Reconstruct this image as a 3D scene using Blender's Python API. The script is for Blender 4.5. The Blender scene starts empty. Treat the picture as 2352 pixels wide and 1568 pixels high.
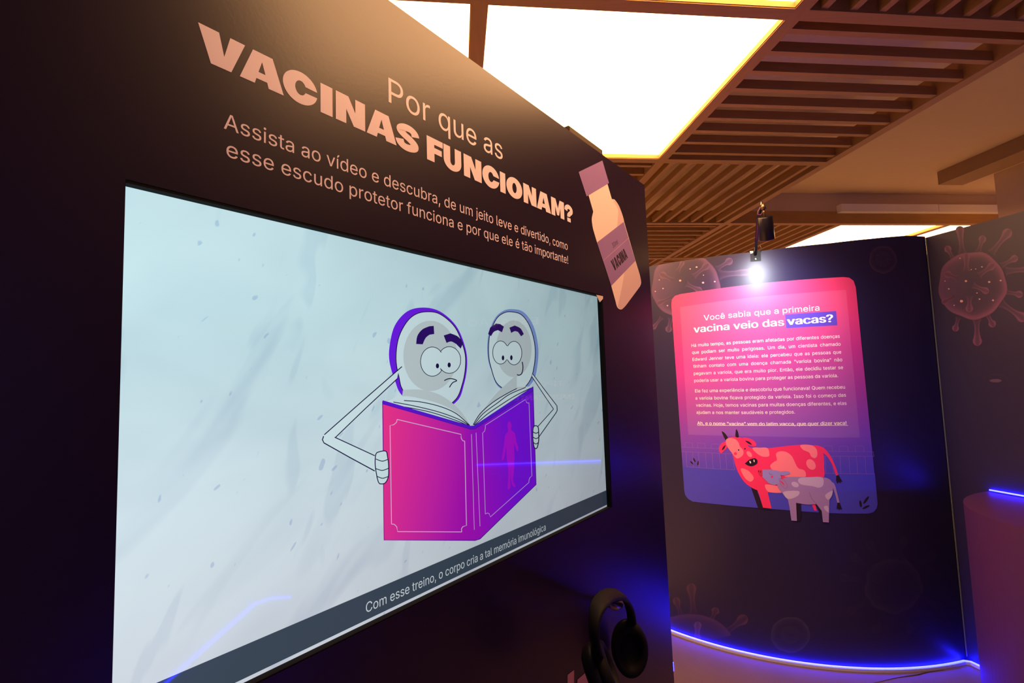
import bpy, bmesh, math, random
import numpy as np
from mathutils import Vector, Matrix
from mathutils.geometry import tessellate_polygon, delaunay_2d_cdt

# ------------------------------------------------------------------ camera, world, exposure
random.seed(7)
S = bpy.context.scene
COL = S.collection
F_PX, PITCH, ROLL, YG, YW = 1138.496, 0.0757800, -0.0329193, -0.1113899, 0.6554553
EYE = 1.6
cp, sp, cr, sr = math.cos(PITCH), math.sin(PITCH), math.cos(ROLL), math.sin(ROLL)
RIGHT = np.array([cr, -sr * sp, sr * cp]); FWD = np.array([0, cp, sp])
RIGHT = cr * np.array([1, 0, 0]) + sr * np.array([0, -sp, cp])
UP = -sr * np.array([1, 0, 0]) + cr * np.array([0, -sp, cp])
cam_data = bpy.data.cameras.new('camera'); cam = bpy.data.objects.new('camera', cam_data); COL.objects.link(cam)
cam_data.sensor_width = 36; cam_data.lens = F_PX / 2352 * 36; cam_data.clip_start = 0.02
mw = Matrix.Identity(4)
for i in range(3):
    mw[i][0], mw[i][1], mw[i][2] = RIGHT[i], UP[i], -FWD[i]
mw[2][3] = EYE
cam.matrix_world = mw
S.camera = cam

world = bpy.data.worlds.new('world'); S.world = world; world.use_nodes = True
bg = world.node_tree.nodes['Background']; bg.inputs[0].default_value = (0.36, 0.27, 1.0, 1); bg.inputs[1].default_value = 0.20
S.view_settings.view_transform = 'Standard'; S.view_settings.look = 'None'
S.view_settings.exposure = 0.0; S.view_settings.gamma = 1.0
PANEL_LIGHT = (1.0, 0.505, 0.205); PANEL_POWER = 11.0
LED_COLOR = (0.0042, 0.0065, 1.0); LED_POWER = 65.0
TV_POWER = 0.95

# ------------------------------------------------------------------ helpers
def lin(c):
    return tuple(((v / 255) / 12.92 if v / 255 <= 0.04045 else ((v / 255 + 0.055) / 1.055) ** 2.4) for v in c)

def mat(name, color=None, rough=0.5, spec=0.5, metal=0.0, emit=None, power=0.0, noise=0.0, scale=20.0, bump=0.0, attr=False, coat=0.0):
    m = bpy.data.materials.new(name); m.use_nodes = True
    nt = m.node_tree; b = nt.nodes['Principled BSDF']
    b.inputs['Roughness'].default_value = rough; b.inputs['Specular IOR Level'].default_value = spec
    b.inputs['Metallic'].default_value = metal
    if coat: b.inputs['Coat Weight'].default_value = coat; b.inputs['Coat Roughness'].default_value = 0.12
    if color: b.inputs['Base Color'].default_value = (*color, 1)
    if emit: b.inputs['Emission Color'].default_value = (*emit, 1); b.inputs['Emission Strength'].default_value = power
    if attr:
        a = nt.nodes.new('ShaderNodeAttribute'); a.attribute_name = 'Col'; nt.links.new(a.outputs['Color'], b.inputs['Base Color'])
    if noise or bump:
        tc = nt.nodes.new('ShaderNodeTexCoord'); n = nt.nodes.new('ShaderNodeTexNoise')
        n.inputs['Scale'].default_value = scale; n.inputs['Detail'].default_value = 5
        nt.links.new(tc.outputs['Object'], n.inputs['Vector'])
        if noise and color:
            mx = nt.nodes.new('ShaderNodeMix'); mx.data_type = 'RGBA'
            mx.inputs['A'].default_value = (*[c * (1 - noise) for c in color], 1); mx.inputs['B'].default_value = (*[min(1, c * (1 + noise)) for c in color], 1)
            nt.links.new(n.outputs['Fac'], mx.inputs['Factor']); nt.links.new(mx.outputs['Result'], b.inputs['Base Color'])
        if bump:
            bp = nt.nodes.new('ShaderNodeBump'); bp.inputs['Strength'].default_value = bump; bp.inputs['Distance'].default_value = 0.002
            nt.links.new(n.outputs['Fac'], bp.inputs['Height']); nt.links.new(bp.outputs['Normal'], b.inputs['Normal'])
    return m

def wood(name, c0, c1, axis):
    m = bpy.data.materials.new(name); m.use_nodes = True; nt = m.node_tree; b = nt.nodes['Principled BSDF']
    tc = nt.nodes.new('ShaderNodeTexCoord'); mp = nt.nodes.new('ShaderNodeMapping'); n = nt.nodes.new('ShaderNodeTexNoise')
    mp.inputs['Scale'].default_value = (2, 30, 30) if axis == 'x' else (30, 2, 30)
    n.inputs['Scale'].default_value = 2.0; n.inputs['Detail'].default_value = 6
    mx = nt.nodes.new('ShaderNodeMix'); mx.data_type = 'RGBA'
    mx.inputs['A'].default_value = (*c0, 1); mx.inputs['B'].default_value = (*c1, 1)
    nt.links.new(tc.outputs['Object'], mp.inputs['Vector']); nt.links.new(mp.outputs['Vector'], n.inputs['Vector'])
    nt.links.new(n.outputs['Fac'], mx.inputs['Factor']); nt.links.new(mx.outputs['Result'], b.inputs['Base Color'])
    b.inputs['Roughness'].default_value = 0.55
    return m

def link(name, mesh, material=None, parent=None):
    o = bpy.data.objects.new(name, mesh); COL.objects.link(o)
    if material: mesh.materials.append(material)
    if parent: o.parent = parent
    return o

def bm_obj(name, bm, material, parent=None, smooth=False):
    bmesh.ops.recalc_face_normals(bm, faces=bm.faces)
    me = bpy.data.meshes.new(name); bm.to_mesh(me); bm.free()
    if smooth:
        for p in me.polygons: p.use_smooth = True
    return link(name, me, material, parent)

def empty(name, loc=(0, 0, 0)):
    o = bpy.data.objects.new(name, None); COL.objects.link(o); o.location = loc; o.empty_display_size = 0.05
    return o

def tag(o, label, cat, group=None):
    o['label'] = label; o['category'] = cat
    if group: o['group'] = group
    return o

def struct(o):
    o['kind'] = 'structure'; return o

def hexa(bm, pts):                      # eight corners: bottom four then top four, same winding
    v = [bm.verts.new(tuple(p)) for p in pts]
    for f in ((0, 3, 2, 1), (4, 5, 6, 7), (0, 1, 5, 4), (1, 2, 6, 5), (2, 3, 7, 6), (3, 0, 4, 7)):
        bm.faces.new([v[i] for i in f])

def tube(bm, pts, r, seg=10, cap=True):
    pts = [Vector(p) for p in pts]; rings = []
    rr = r if hasattr(r, '__len__') else [r] * len(pts)
    up = None
    for i, p in enumerate(pts):
        t = (pts[min(i + 1, len(pts) - 1)] - pts[max(i - 1, 0)]).normalized()
        if up is None:
            up = t.orthogonal().normalized()
        up = (up - t * up.dot(t)).normalized(); side = t.cross(up)
        rings.append([bm.verts.new(p + (up * math.cos(a) + side * math.sin(a)) * rr[i]) for a in [2 * math.pi * k / seg for k in range(seg)]])
    for a, b in zip(rings, rings[1:]):
        for k in range(seg): bm.faces.new((a[k], a[(k + 1) % seg], b[(k + 1) % seg], b[k]))
    if cap:
        bm.faces.new(rings[0][::-1]); bm.faces.new(rings[-1])

def sweep(bm, frames, prof):            # frames: (origin, axis u, axis v); prof: closed list of (u, v)
    rings = [[bm.verts.new(Vector(o) + Vector(u) * a + Vector(v) * b) for a, b in prof] for o, u, v in frames]
    k = len(prof)
    for a, b in zip(rings, rings[1:]):
        for i in range(k): bm.faces.new((a[i], a[(i + 1) % k], b[(i + 1) % k], b[i]))
    bm.faces.new(rings[0][::-1]); bm.faces.new(rings[-1])

def lathe(bm, prof, origin, axis, seg=40):   # prof: (radius, distance along axis)
    ax = Vector(axis).normalized(); u = ax.orthogonal().normalized(); v = ax.cross(u); o = Vector(origin)
    rings = []
    for r, h in prof:
        if r < 1e-6: rings.append([bm.verts.new(o + ax * h)])
        else: rings.append([bm.verts.new(o + ax * h + (u * math.cos(t) + v * math.sin(t)) * r) for t in [2 * math.pi * k / seg for k in range(seg)]])
    for a, b in zip(rings, rings[1:]):
        for k in range(seg):
            if len(a) == 1 and len(b) == 1: continue
            if len(a) == 1: bm.faces.new((a[0], b[k], b[(k + 1) % seg]))
            elif len(b) == 1: bm.faces.new((a[k], a[(k + 1) % seg], b[0]))
            else: bm.faces.new((a[k], a[(k + 1) % seg], b[(k + 1) % seg], b[k]))

# ------------------------------------------------------------------ the places measured from the photograph
def ray(x, y):
    return (x - 1176) / F_PX * RIGHT - (y - 784) / F_PX * UP + FWD

WDIR = np.array([math.sin(YW), math.cos(YW), 0.0]); WNOR = np.array([math.cos(YW), -math.sin(YW), 0.0])
WALL_D = 0.705                                   # screen wall: distance of its face from the eye
EX = np.array([math.cos(YG), -math.sin(YG), 0.0]); EY = np.array([math.sin(YG), math.cos(YG), 0.0])   # ceiling grid axes
ARC_C = np.array([2.00604, 4.21393]); ARC_R = 1.44584     # round wall in plan
CORNER = np.array([2.4153, 2.8271, 0.0]); RDIR = np.array([0.248, -0.969, 0.0]); RDIR /= np.linalg.norm(RDIR)
RNOR = np.array([RDIR[1], -RDIR[0], 0.0])        # faces into the room

class Flat:                                      # a flat wall face
    def __init__(s, o, d, n): s.o, s.d, s.n = np.array(o, float), d, n
    curved = False
    def p(s, a, z, off=0.0): return s.o + s.d * a + s.n * off + np.array([0, 0, z])
    def px(s, x, y):
        r = ray(x, y); e = np.array([0, 0, EYE]); t = (s.n @ (s.o - e)) / (s.n @ r); q = e + r * t
        return float((q - s.o) @ s.d), float(q[2])

class Round:
    curved = True
    def ang(s, a): return math.radians(-90) + a / ARC_R
    def p(s, a, z, off=0.0):
        t = s.ang(a); r = ARC_R + off
        return np.array([ARC_C[0] + r * math.cos(t), ARC_C[1] + r * math.sin(t), z])
    def px(s, x, y):
        r = ray(x, y); h = math.hypot(r[0], r[1]); u = r[:2] / h
        b = u @ ARC_C; c = ARC_C @ ARC_C - ARC_R ** 2; disc = b * b - c
        t = b - math.sqrt(max(disc, 0)); q = u * t
        return (math.atan2(q[1] - ARC_C[1], q[0] - ARC_C[0]) + math.pi / 2) * ARC_R, EYE + r[2] / h * t

SW = Flat(-WNOR * WALL_D, WDIR, WNOR)            # screen wall face
TVS = Flat(-WNOR * (WALL_D + 0.014), WDIR, WNOR) # the glass of the television
RW = Flat(CORNER, RDIR, RNOR)
CW = Round()

try:                                             # Blender's own interface typeface for the lettering, else its built-in one
    import os
    SANS = bpy.data.fonts.load(os.path.join(bpy.utils.system_resource('DATAFILES'), 'fonts', 'Inter.woff2'))
except Exception:
    SANS = None
def font_curve(body, bold):
    cu = bpy.data.curves.new('line', 'FONT'); cu.body = body; cu.size = 1.0; cu.offset = bold; cu.resolution_u = 3
    if SANS: cu.font = SANS
    return cu

def line_mesh(body, bold=0.0, space=1.0):
    """a line of lettering as a flat mesh; filled by winding number because the typeface's outlines overlap themselves"""
    cu = font_curve(body, bold); cu.space_word = space; cu.fill_mode = 'NONE'
    o = bpy.data.objects.new('line', cu); COL.objects.link(o)
    me = bpy.data.meshes.new_from_object(o.evaluated_get(bpy.context.evaluated_depsgraph_get()))
    V = np.array([(v.co.x, v.co.y) for v in me.vertices]); E_ = [tuple(e.vertices) for e in me.edges]
    bpy.data.objects.remove(o); bpy.data.curves.remove(cu); bpy.data.meshes.remove(me)
    nxt = {}
    for a_, b_ in E_:                            # contours are runs of neighbouring vertices, closed by a long edge
        lo_, hi_ = min(a_, b_), max(a_, b_)
        if hi_ - lo_ == 1: nxt.setdefault(lo_, hi_)
    for a_, b_ in E_:
        lo_, hi_ = min(a_, b_), max(a_, b_)
        if hi_ - lo_ > 1: nxt[hi_] = lo_
    segs = np.array(list(nxt.items()))
    vo, _, fo, *_r = delaunay_2d_cdt([Vector(v) for v in V], [tuple(map(int, e)) for e in segs], [], 0, 1e-6)
    P = np.array([(v.x, v.y) for v in vo]); F = np.array([tuple(f) for f in fo]); Cn = P[F].mean(1)
    A_, B_ = V[segs[:, 0]], V[segs[:, 1]]
    keep = []
    for k0 in range(0, len(F), 500):
        c = Cn[k0:k0 + 500]; y = c[:, 1:2]; ay, by = A_[:, 1][None], B_[:, 1][None]
        up = (ay <= y) & (by > y); dn = (ay > y) & (by <= y)
        with np.errstate(divide='ignore', invalid='ignore'):
            x = A_[:, 0] + (y - ay) / (by - ay) * (B_[:, 0] - A_[:, 0])
        hit = x > c[:, 0:1]
        keep += list(((up & hit).sum(1) - (dn & hit).sum(1)) != 0)
    return [(p[0], p[1], 0.0) for p in P], [tuple(int(i) for i in f) for f, k_ in zip(F, keep) if k_]
CAP = max(q[1] for q in line_mesh('H')[0])       # height of a capital in the typeface's own units

# ------------------------------------------------------------------ printed artwork: flat shapes in one mesh with a printed colour
def smooth_pts(pts, n=6, closed=True):
    P = [np.array(p, float) for p in pts]; k = len(P); out = []
    rng = range(k) if closed else range(k - 1)
    for i in rng:
        p0, p1, p2, p3 = (P[(i - 1) % k], P[i], P[(i + 1) % k], P[(i + 2) % k]) if closed else (P[max(i - 1, 0)], P[i], P[i + 1], P[min(i + 2, k - 1)])
        for j in range(n):
            t = j / n
            out.append(0.5 * ((2 * p1) + (-p0 + p2) * t + (2 * p0 - 5 * p1 + 4 * p2 - p3) * t * t + (-p0 + 3 * p1 - 3 * p2 + p3) * t ** 3))
    if not closed: out.append(P[-1])
    return [tuple(q) for q in out]

def ell(cx, cy, rx, ry, rot=0, n=32, a0=0, a1=360):
    c, s = math.cos(math.radians(rot)), math.sin(math.radians(rot)); out = []
    full = abs(a1 - a0) >= 359.9
    for i in range(n if full else n + 1):
        t = math.radians(a0 + (a1 - a0) * i / n); x, y = rx * math.cos(t), ry * math.sin(t)
        out.append((cx + x * c - y * s, cy + x * s + y * c))
    return out

class Art:
    LAYER = 0.00012
    def __init__(s, surf, base=0.0008, view=(0, 0, 1)):
        s.surf, s.base = surf, base; s.v, s.f = [], []
        s.ox, s.oy, s.sc = view                  # where a measuring crop starts and its scale
        s.layer = 0
    def conv(s, q): return s.surf.px(s.ox + q[0] / s.sc, s.oy + q[1] / s.sc)
    def _add(s, pts, faces, col):
        k = len(s.v); off = s.base + s.layer * s.LAYER
        for a, z in pts:
            c = col(a, z) if callable(col) else col
            s.v.append((a, z, off, *c))
        s.f += [tuple(i + k for i in f) for f in faces]
    def poly(s, pts, col, holes=(), raw=False, step=True):
        loops = [[(q if raw else s.conv(q)) for q in l] for l in (pts, *holes)]
        flat = [q for l in loops for q in l]
        tri = tessellate_polygon([[Vector((a, z, 0)) for a, z in l] for l in loops])
        if callable(col) or s.surf.curved:
            bm = bmesh.new(); vs = [bm.verts.new((a, z, 0)) for a, z in flat]
            for t in tri:
                try: bm.faces.new([vs[i] for i in t])
                except ValueError: pass
            for ax in ((0, 1) if callable(col) else (0,)):
                lo = min(q[ax] for q in flat); hi = max(q[ax] for q in flat); h = 0.0125 if s.surf.curved else 0.03
                for i in range(math.floor(lo / h) + 1, math.ceil(hi / h)):
                    c = [0, 0, 0]; c[ax] = i * h; nn = [0, 0, 0]; nn[ax] = 1
                    bmesh.ops.bisect_plane(bm, geom=bm.verts[:] + bm.edges[:] + bm.faces[:], plane_co=c, plane_no=nn, dist=1e-6)
            bm.verts.index_update()
            s._add([(v.co.x, v.co.y) for v in bm.verts], [tuple(v.index for v in f.verts) for f in bm.faces], col); bm.free()
        else:
            s._add(flat, tri, col)
        s.layer += 0.25
    def stroke(s, pts, w, col, closed=False, smooth=0, w2=None):
        if smooth: pts = smooth_pts(pts, smooth, closed)
        P = [np.array(p, float) for p in pts]
        if closed: P.append(P[0])
        if s.surf.curved:
            Q = [P[0]]
            for a, b in zip(P, P[1:]):
                n = max(1, int(np.linalg.norm(b - a) / (8 * s.sc)))
                Q += [a + (b - a) * (i + 1) / n for i in range(n)]
            P = Q
        L = []
        for i, p in enumerate(P):
            a = P[max(i - 1, 0)]; b = P[min(i + 1, len(P) - 1)]
            if closed and i in (0, len(P) - 1): a, b = P[-2], P[1]
            t = b - a; t /= (np.linalg.norm(t) + 1e-9); nn = np.array([-t[1], t[0]])
            ww = w if w2 is None else w + (w2 - w) * i / (len(P) - 1)
            L += [p + nn * ww / 2, p - nn * ww / 2]
        s._add([s.conv(q) for q in L], [(2 * i, 2 * i + 1, 2 * i + 3, 2 * i + 2) for i in range(len(P) - 1)], col)
        s.layer += 0.25
    def grid(s, rows, cols, lo=None, hi=None):                     # rows of pixel points with a colour each
        k = len(rows[0])
        pts = [s.conv(q) for r in rows for q in r]; n0 = len(s.v)
        off = s.base + s.layer * s.LAYER
        for (a, z), c in zip(pts, [c for r in cols for c in r]):
            if lo is not None: z = max(z, lo)
            if hi is not None: z = min(z, hi(a))
            s.v.append((a, z, off, *c))
        for i in range(len(rows) - 1):
            for j in range(k - 1):
                a = n0 + i * k + j; s.f.append((a, a + 1, a + k + 1, a + k))
        s.layer += 0.25
    def text(s, body, p0, p1, height, col, bold=0.0, heavy=0.0, spread=None):
        """one line of lettering between two pixel points on its baseline; height = em size in metres"""
        (a0, z0), (a1, z1) = s.conv(p0), s.conv(p1)
        W = a1 - a0
        make = lambda space: line_mesh(body, bold, space)
        vs, fs = make(1.0)
        ext = lambda v: max(q[0] for q in v) - min(q[0] for q in v)
        if spread:                               # justify: widen the word spaces, keep the letters' own width
            w1 = ext(vs); vs2, _ = make(2.0); w2 = ext(vs2)
            if w2 > w1 + 1e-6:
                vs, fs = make(max(0.5, 1 + (W / spread - w1) / (w2 - w1)))
        x0 = min(q[0] for q in vs); w = ext(vs)
        ky = height * .727 / CAP                 # height is given for capitals of 0.727 em
        for sh in ((0,) if not heavy else (-heavy, 0, heavy)):
            pts = []
            for q in vs:
                u = (q[0] - x0) / w; pts.append((a0 + W * u + sh * ky, z0 + (z1 - z0) * u + q[1] * ky))
            s._add(pts, fs, col); s.layer += 0.25
    def build(s, name, material, parent=None):
        me = bpy.data.meshes.new(name)
        me.from_pydata([tuple(s.surf.p(a, z, o)) for a, z, o, *_ in s.v], [], s.f)
        at = me.color_attributes.new('Col', 'FLOAT_COLOR', 'POINT')
        for i, q in enumerate(s.v): at.data[i].color = (q[3], q[4], q[5], 1)
        st = me.attributes.new('St', 'FLOAT_VECTOR', 'POINT')
        for i, q in enumerate(s.v): st.data[i].vector = (q[0], q[1], 0)
        me.update()
        n = Vector(s.surf.n) if not s.surf.curved else None
        bm = bmesh.new(); bm.from_mesh(me)
        for f in bm.faces:
            nn = n if n else Vector((f.calc_center_median().x - ARC_C[0], f.calc_center_median().y - ARC_C[1], 0))
            if f.normal.dot(nn) < 0: f.normal_flip()
        bm.to_mesh(me); bm.free()
        return link(name, me, material, parent)

# ------------------------------------------------------------------ materials
WALL_C = (0.011, 0.0045, 0.022)
M_wall = mat('printed wall', WALL_C, rough=0.30, spec=0.55, bump=0.035, scale=160)
M_round = mat('printed round wall', (0.016, 0.012, 0.058), rough=0.40, spec=0.5, bump=0.03, scale=160)
ROUND_C = (0.016, 0.012, 0.058)
M_print = mat('print', rough=0.42, attr=True)
M_printg = mat('satin print', rough=0.40, attr=True)
M_floor = mat('mauve floor', (0.115, 0.072, 0.10), rough=0.5, spec=0.3, noise=0.12, scale=6)
M_beamx = wood('beam wood across', (0.40, 0.225, 0.05), (0.56, 0.33, 0.085), 'x')
M_beamy = wood('beam wood along', (0.40, 0.225, 0.05), (0.56, 0.33, 0.085), 'y')
M_slab = mat('painted slab', (0.62, 0.52, 0.50), rough=0.9, noise=0.05)
M_soffit = mat('beige soffit', (0.72, 0.58, 0.40), rough=0.85, noise=0.04, bump=0.05)
M_white = mat('white box paint', (0.93, 0.91, 0.84), rough=0.6)
M_light = mat('ceiling light diffuser', (0.8, 0.8, 0.8), rough=0.6, emit=PANEL_LIGHT, power=PANEL_POWER)
M_led = mat('led silicone', (0.5, 0.5, 0.7), rough=0.5, emit=LED_COLOR, power=LED_POWER)
M_channel = mat('led channel', (0.50, 0.48, 0.74), rough=0.5)
M_black = mat('black plastic', (0.006, 0.0055, 0.006), rough=0.5, spec=0.25)
M_blackm = mat('black lacquered metal', (0.016, 0.013, 0.02), rough=0.28, metal=0.3)
M_pad = mat('black leatherette', (0.006, 0.005, 0.004), rough=0.7, spec=0.2)
M_steel = mat('steel', (0.55, 0.52, 0.48), rough=0.25, metal=1.0)
M_brass = mat('dull metal', (0.32, 0.22, 0.12), rough=0.35, metal=0.9)
M_bezel = mat('dark bezel', (0.004, 0.003, 0.003), rough=0.7, spec=0.1)
M_edge = mat('raw board edge', (0.20, 0.10, 0.05), rough=0.7)
M_paper = mat('torn white paper', (0.75, 0.62, 0.52), rough=0.8)
M_plinth = mat('mauve plinth vinyl', (0.066, 0.019, 0.098), rough=0.5, spec=0.3, noise=0.05)

def tv_material(name, paper=False):
    m = bpy.data.materials.new(name); m.use_nodes = True; nt = m.node_tree; b = nt.nodes['Principled BSDF']
    b.inputs['Base Color'].default_value = (0.004, 0.004, 0.005, 1); b.inputs['Roughness'].default_value = 0.03
    a = nt.nodes.new('ShaderNodeAttribute'); a.attribute_name = 'Col'
    out = a.outputs['Color']
    if paper:                                    # crumpled pale paper in the picture
        tc = nt.nodes.new('ShaderNodeAttribute'); tc.attribute_name = 'St'
        def noise(scale, sx, rot, lo, hi, c0, prev, detail=3, dist=0.6):
            m0 = nt.nodes.new('ShaderNodeMapping'); m0.inputs['Rotation'].default_value = rot
            mp = nt.nodes.new('ShaderNodeMapping'); mp.inputs['Scale'].default_value = sx; nt.links.new(m0.outputs['Vector'], mp.inputs['Vector'])
            n = nt.nodes.new('ShaderNodeTexNoise'); n.inputs['Scale'].default_value = scale; n.inputs['Detail'].default_value = detail; n.inputs['Distortion'].default_value = dist
            r = nt.nodes.new('ShaderNodeMapRange'); r.inputs['From Min'].default_value = lo; r.inputs['From Max'].default_value = hi
            mx = nt.nodes.new('ShaderNodeMix'); mx.data_type = 'RGBA'; mx.blend_type = 'MULTIPLY'; mx.inputs['B'].default_value = (*c0, 1)
            nt.links.new(tc.outputs['Vector'], m0.inputs['Vector']); nt.links.new(mp.outputs['Vector'], n.inputs['Vector'])
            nt.links.new(n.outputs['Fac'], r.inputs['Value']); nt.links.new(r.outputs['Result'], mx.inputs['Factor']); nt.links.new(prev, mx.inputs['A'])
            return mx.outputs['Result']
        out = noise(4.0, (1.0, 0.7, 1), (0, 0, 0.9), 0.40, 0.72, (0.84, 0.86, 0.88), out)
        out = noise(6.0, (0.45, 1.5, 1), (0, 0, -0.85), 0.58, 0.68, (0.86, 0.88, 0.92), out, 2, 0.9)
        out = noise(9.0, (0.4, 1.6, 1), (0, 0, -1.25), 0.62, 0.66, (0.90, 0.92, 0.95), out, 2, 0.6)
        out = noise(62, (0.55, 1, 1), (0, 0, -1.0), 0.735, 0.765, (0.74, 0.78, 0.90), out, 1, 0.2)
    lw = nt.nodes.new('ShaderNodeLayerWeight'); lw.inputs['Blend'].default_value = 0.5     # liquid crystal dims off its axis
    rm = nt.nodes.new('ShaderNodeMapRange'); rm.inputs['From Min'].default_value = 0.05; rm.inputs['From Max'].default_value = 0.62
    rm.inputs['To Min'].default_value = TV_POWER; rm.inputs['To Max'].default_value = TV_POWER * 0.40
    nt.links.new(lw.outputs['Facing'], rm.inputs['Value'])
    nt.links.new(out, b.inputs['Emission Color']); nt.links.new(rm.outputs['Result'], b.inputs['Emission Strength'])
    return m
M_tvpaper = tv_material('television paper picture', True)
M_tv = tv_material('television picture')

# ------------------------------------------------------------------ floor and partitions
WALL_TOP = 2.319; FLOOR_Z = -0.016
bm = bmesh.new(); hexa(bm, [(-6, -5, -0.1), (9, -5, -0.1), (9, 12, -0.1), (-6, 12, -0.1), (-6, -5, FLOOR_Z), (9, -5, FLOOR_Z), (9, 12, FLOOR_Z), (-6, 12, FLOOR_Z)])
struct(bm_obj('floor', bm, mat('pale light-bouncing hall floor', (0.62, 0.52, 0.40), rough=0.4, noise=0.08, scale=3)))  # unseen hall floor, made pale to bounce light up to slats and soffit
bm = bmesh.new(); zone = [(-2.2, -2.6), (1.9, -0.75), (2.9, -0.25), (3.3, 0.2), (2.6, 2.9), (0.6, 4.2), (0.3, 2.2), (-2.6, -1.2)]
lo = [bm.verts.new((x, y, FLOOR_Z + .0002)) for x, y in zone]; hi = [bm.verts.new((x, y, FLOOR_Z + .003)) for x, y in zone]
bm.faces.new(hi); bm.faces.new(lo[::-1])
for k in range(len(zone)): bm.faces.new((lo[k], lo[(k + 1) % 8], hi[(k + 1) % 8], hi[k]))
struct(bm_obj('floor_covering', bm, M_floor))

# crease in the floor covering
def on_floor(x, y):
    r = ray(x, y); k = (FLOOR_Z + .0034 - EYE) / r[2]; return r * k + np.array([0, 0, EYE])
bm = bmesh.new(); cr_ = [on_floor(x, y) for x, y in ((1990, 1572), (2060, 1556), (2110, 1549), (2128, 1544), (2170, 1538))]
tube(bm, cr_, [.001, .002, .0035, .003, .0008], 6)
struct(bm_obj('floor_crease', bm, mat('dark crease', (0.02, 0.012, 0.015), rough=.8)))

# television opening on the screen wall
tl, tr_, br_ = SW.px(289, 413), SW.px(1383, 677), SW.px(1407, 1163)
TV_S0, TV_S1 = SW.px(273, 1000)[0], (tr_[0] + br_[0]) / 2
TV_Z1 = (tl[1] + tr_[1]) / 2; TV_Z0 = SW.px(900, 1416)[1]
END_TOP, END_BOT = SW.px(1480, 427)[0], SW.px(1550, 1568)[0] + 0.001
END_BOT += (END_BOT - END_TOP) * 0.03
WALL_T = 0.12
def end_at(z): return END_BOT + (END_TOP - END_BOT) * z / WALL_TOP
bm = bmesh.new()
def wall_block(s0, s1a, s1b, z0, z1):            # s1a at the bottom, s1b at the top
    q = []
    for z, e in ((z0, s1a), (z1, s1b)):
        for s_, o_ in ((s0, 0), (e, 0), (e, -WALL_T), (s0, -WALL_T)): q.append(SW.p(s_, z, o_))
    hexa(bm, q)
wall_block(-2.6, TV_S0, TV_S0, FLOOR_Z, WALL_TOP)
wall_block(TV_S1, end_at(0), end_at(WALL_TOP), FLOOR_Z, WALL_TOP)
wall_block(TV_S0, TV_S1, TV_S1, FLOOR_Z, TV_Z0)
wall_block(TV_S0, TV_S1, TV_S1, TV_Z1, WALL_TOP)
struct(bm_obj('wall_left', bm, M_wall))

# round wall, convex into the room, its top following the photograph within a few centimetres
bm = bmesh.new()
A0, A1 = CW.px(1549, 1447)[0] - 0.55, (math.atan2(CORNER[1] - ARC_C[1], CORNER[0] - ARC_C[0]) + math.pi / 2) * ARC_R
tops = sorted((CW.px(x, y)) for x, y in ((1490, 612), (1560, 600), (1735, 578), (1900, 559), (2000, 548), (2080, 541)))
tx = [t[0] for t in tops]; tz = [t[1] for t in tops]
N = 260; prev = None; first = None
for i in range(N + 1):
    a = A0 + (A1 - A0) * i / N; z1 = float(np.interp(a, tx, tz))
    r = [bm.verts.new(tuple(CW.p(a, z, o))) for z, o in ((FLOOR_Z, 0), (z1, 0), (z1, -0.06), (FLOOR_Z, -0.06))]
    if prev:
        for k in range(4): bm.faces.new((prev[k], r[k], r[(k + 1) % 4], prev[(k + 1) % 4]))
    else: first = r
    prev = r
bm.faces.new(first); bm.faces.new(prev[::-1])
struct(bm_obj('wall_back', bm, M_round))

RW_TOP = 2.338; RW_END = 2.95
bm = bmesh.new()
hexa(bm, [RW.p(s_, z, o) for z in (FLOOR_Z, RW_TOP) for s_, o in ((0, 0), (RW_END, 0), (RW_END, -0.08), (0, -0.08))])
struct(bm_obj('wall_right', bm, M_round))
bm = bmesh.new()
tube(bm, [RW.p(0.006, 0.02, 0.003), RW.p(0.006, RW_TOP - 0.002, 0.003)], 0.0035, 6)
struct(bm_obj('trim_1', bm, mat('pale corner edge', (0.09, 0.10, 0.10), rough=0.5)))
# partition behind the photographer, seen only as its strip of light mirrored in the screen
b0 = RW.p(RW_END, 0, 0.0); b1 = np.array([1.55, -0.44, 0.0]); bd = (b1 - b0) / np.linalg.norm(b1 - b0); bn = np.array([-bd[1], bd[0], 0])
if bn[1] < 0: bn = -bn
BW = Flat(b0, bd, bn); BW_L = float(np.linalg.norm(b1 - b0))
bm = bmesh.new()
hexa(bm, [BW.p(s_, z, o) for z in (FLOOR_Z, RW_TOP) for s_, o in ((0, 0), (BW_L, 0), (BW_L, -0.08), (0, -0.08))])
struct(bm_obj('wall_rear', bm, M_round))

# ------------------------------------------------------------------ ceiling: wooden grid with lit and slatted cells
CZ = 3.0; BH = 0.12; BW2 = 0.03
XS = [-2.38, -1.13, 0.115, 1.372, 2.556, 3.75, 4.95, 6.15]; YS = [-2.28, -0.95, 0.375, 1.722, 3.04, 4.357, 5.70, 7.04, 8.4]
def G(x, y, z): return EX * x + EY * y + np.array([0, 0, z])
def gbox(bm, x0, x1, y0, y1, z0, z1):
    hexa(bm, [G(x, y, z) for z in (z0, z1) for x, y in ((x0, y0), (x1, y0), (x1, y1), (x0, y1))])
def inside(i, j): return i < 4 or j >= 5
trim_n = 2
for i, x in enumerate(XS):
    y0 = YS[0] if i <= 4 else YS[5]
    bm = bmesh.new(); gbox(bm, x - BW2, x + BW2, y0 - BW2, YS[-1] + BW2, CZ, CZ + BH)
    struct(bm_obj('trim_%d' % trim_n, bm, M_beamy)); trim_n += 1
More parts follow.
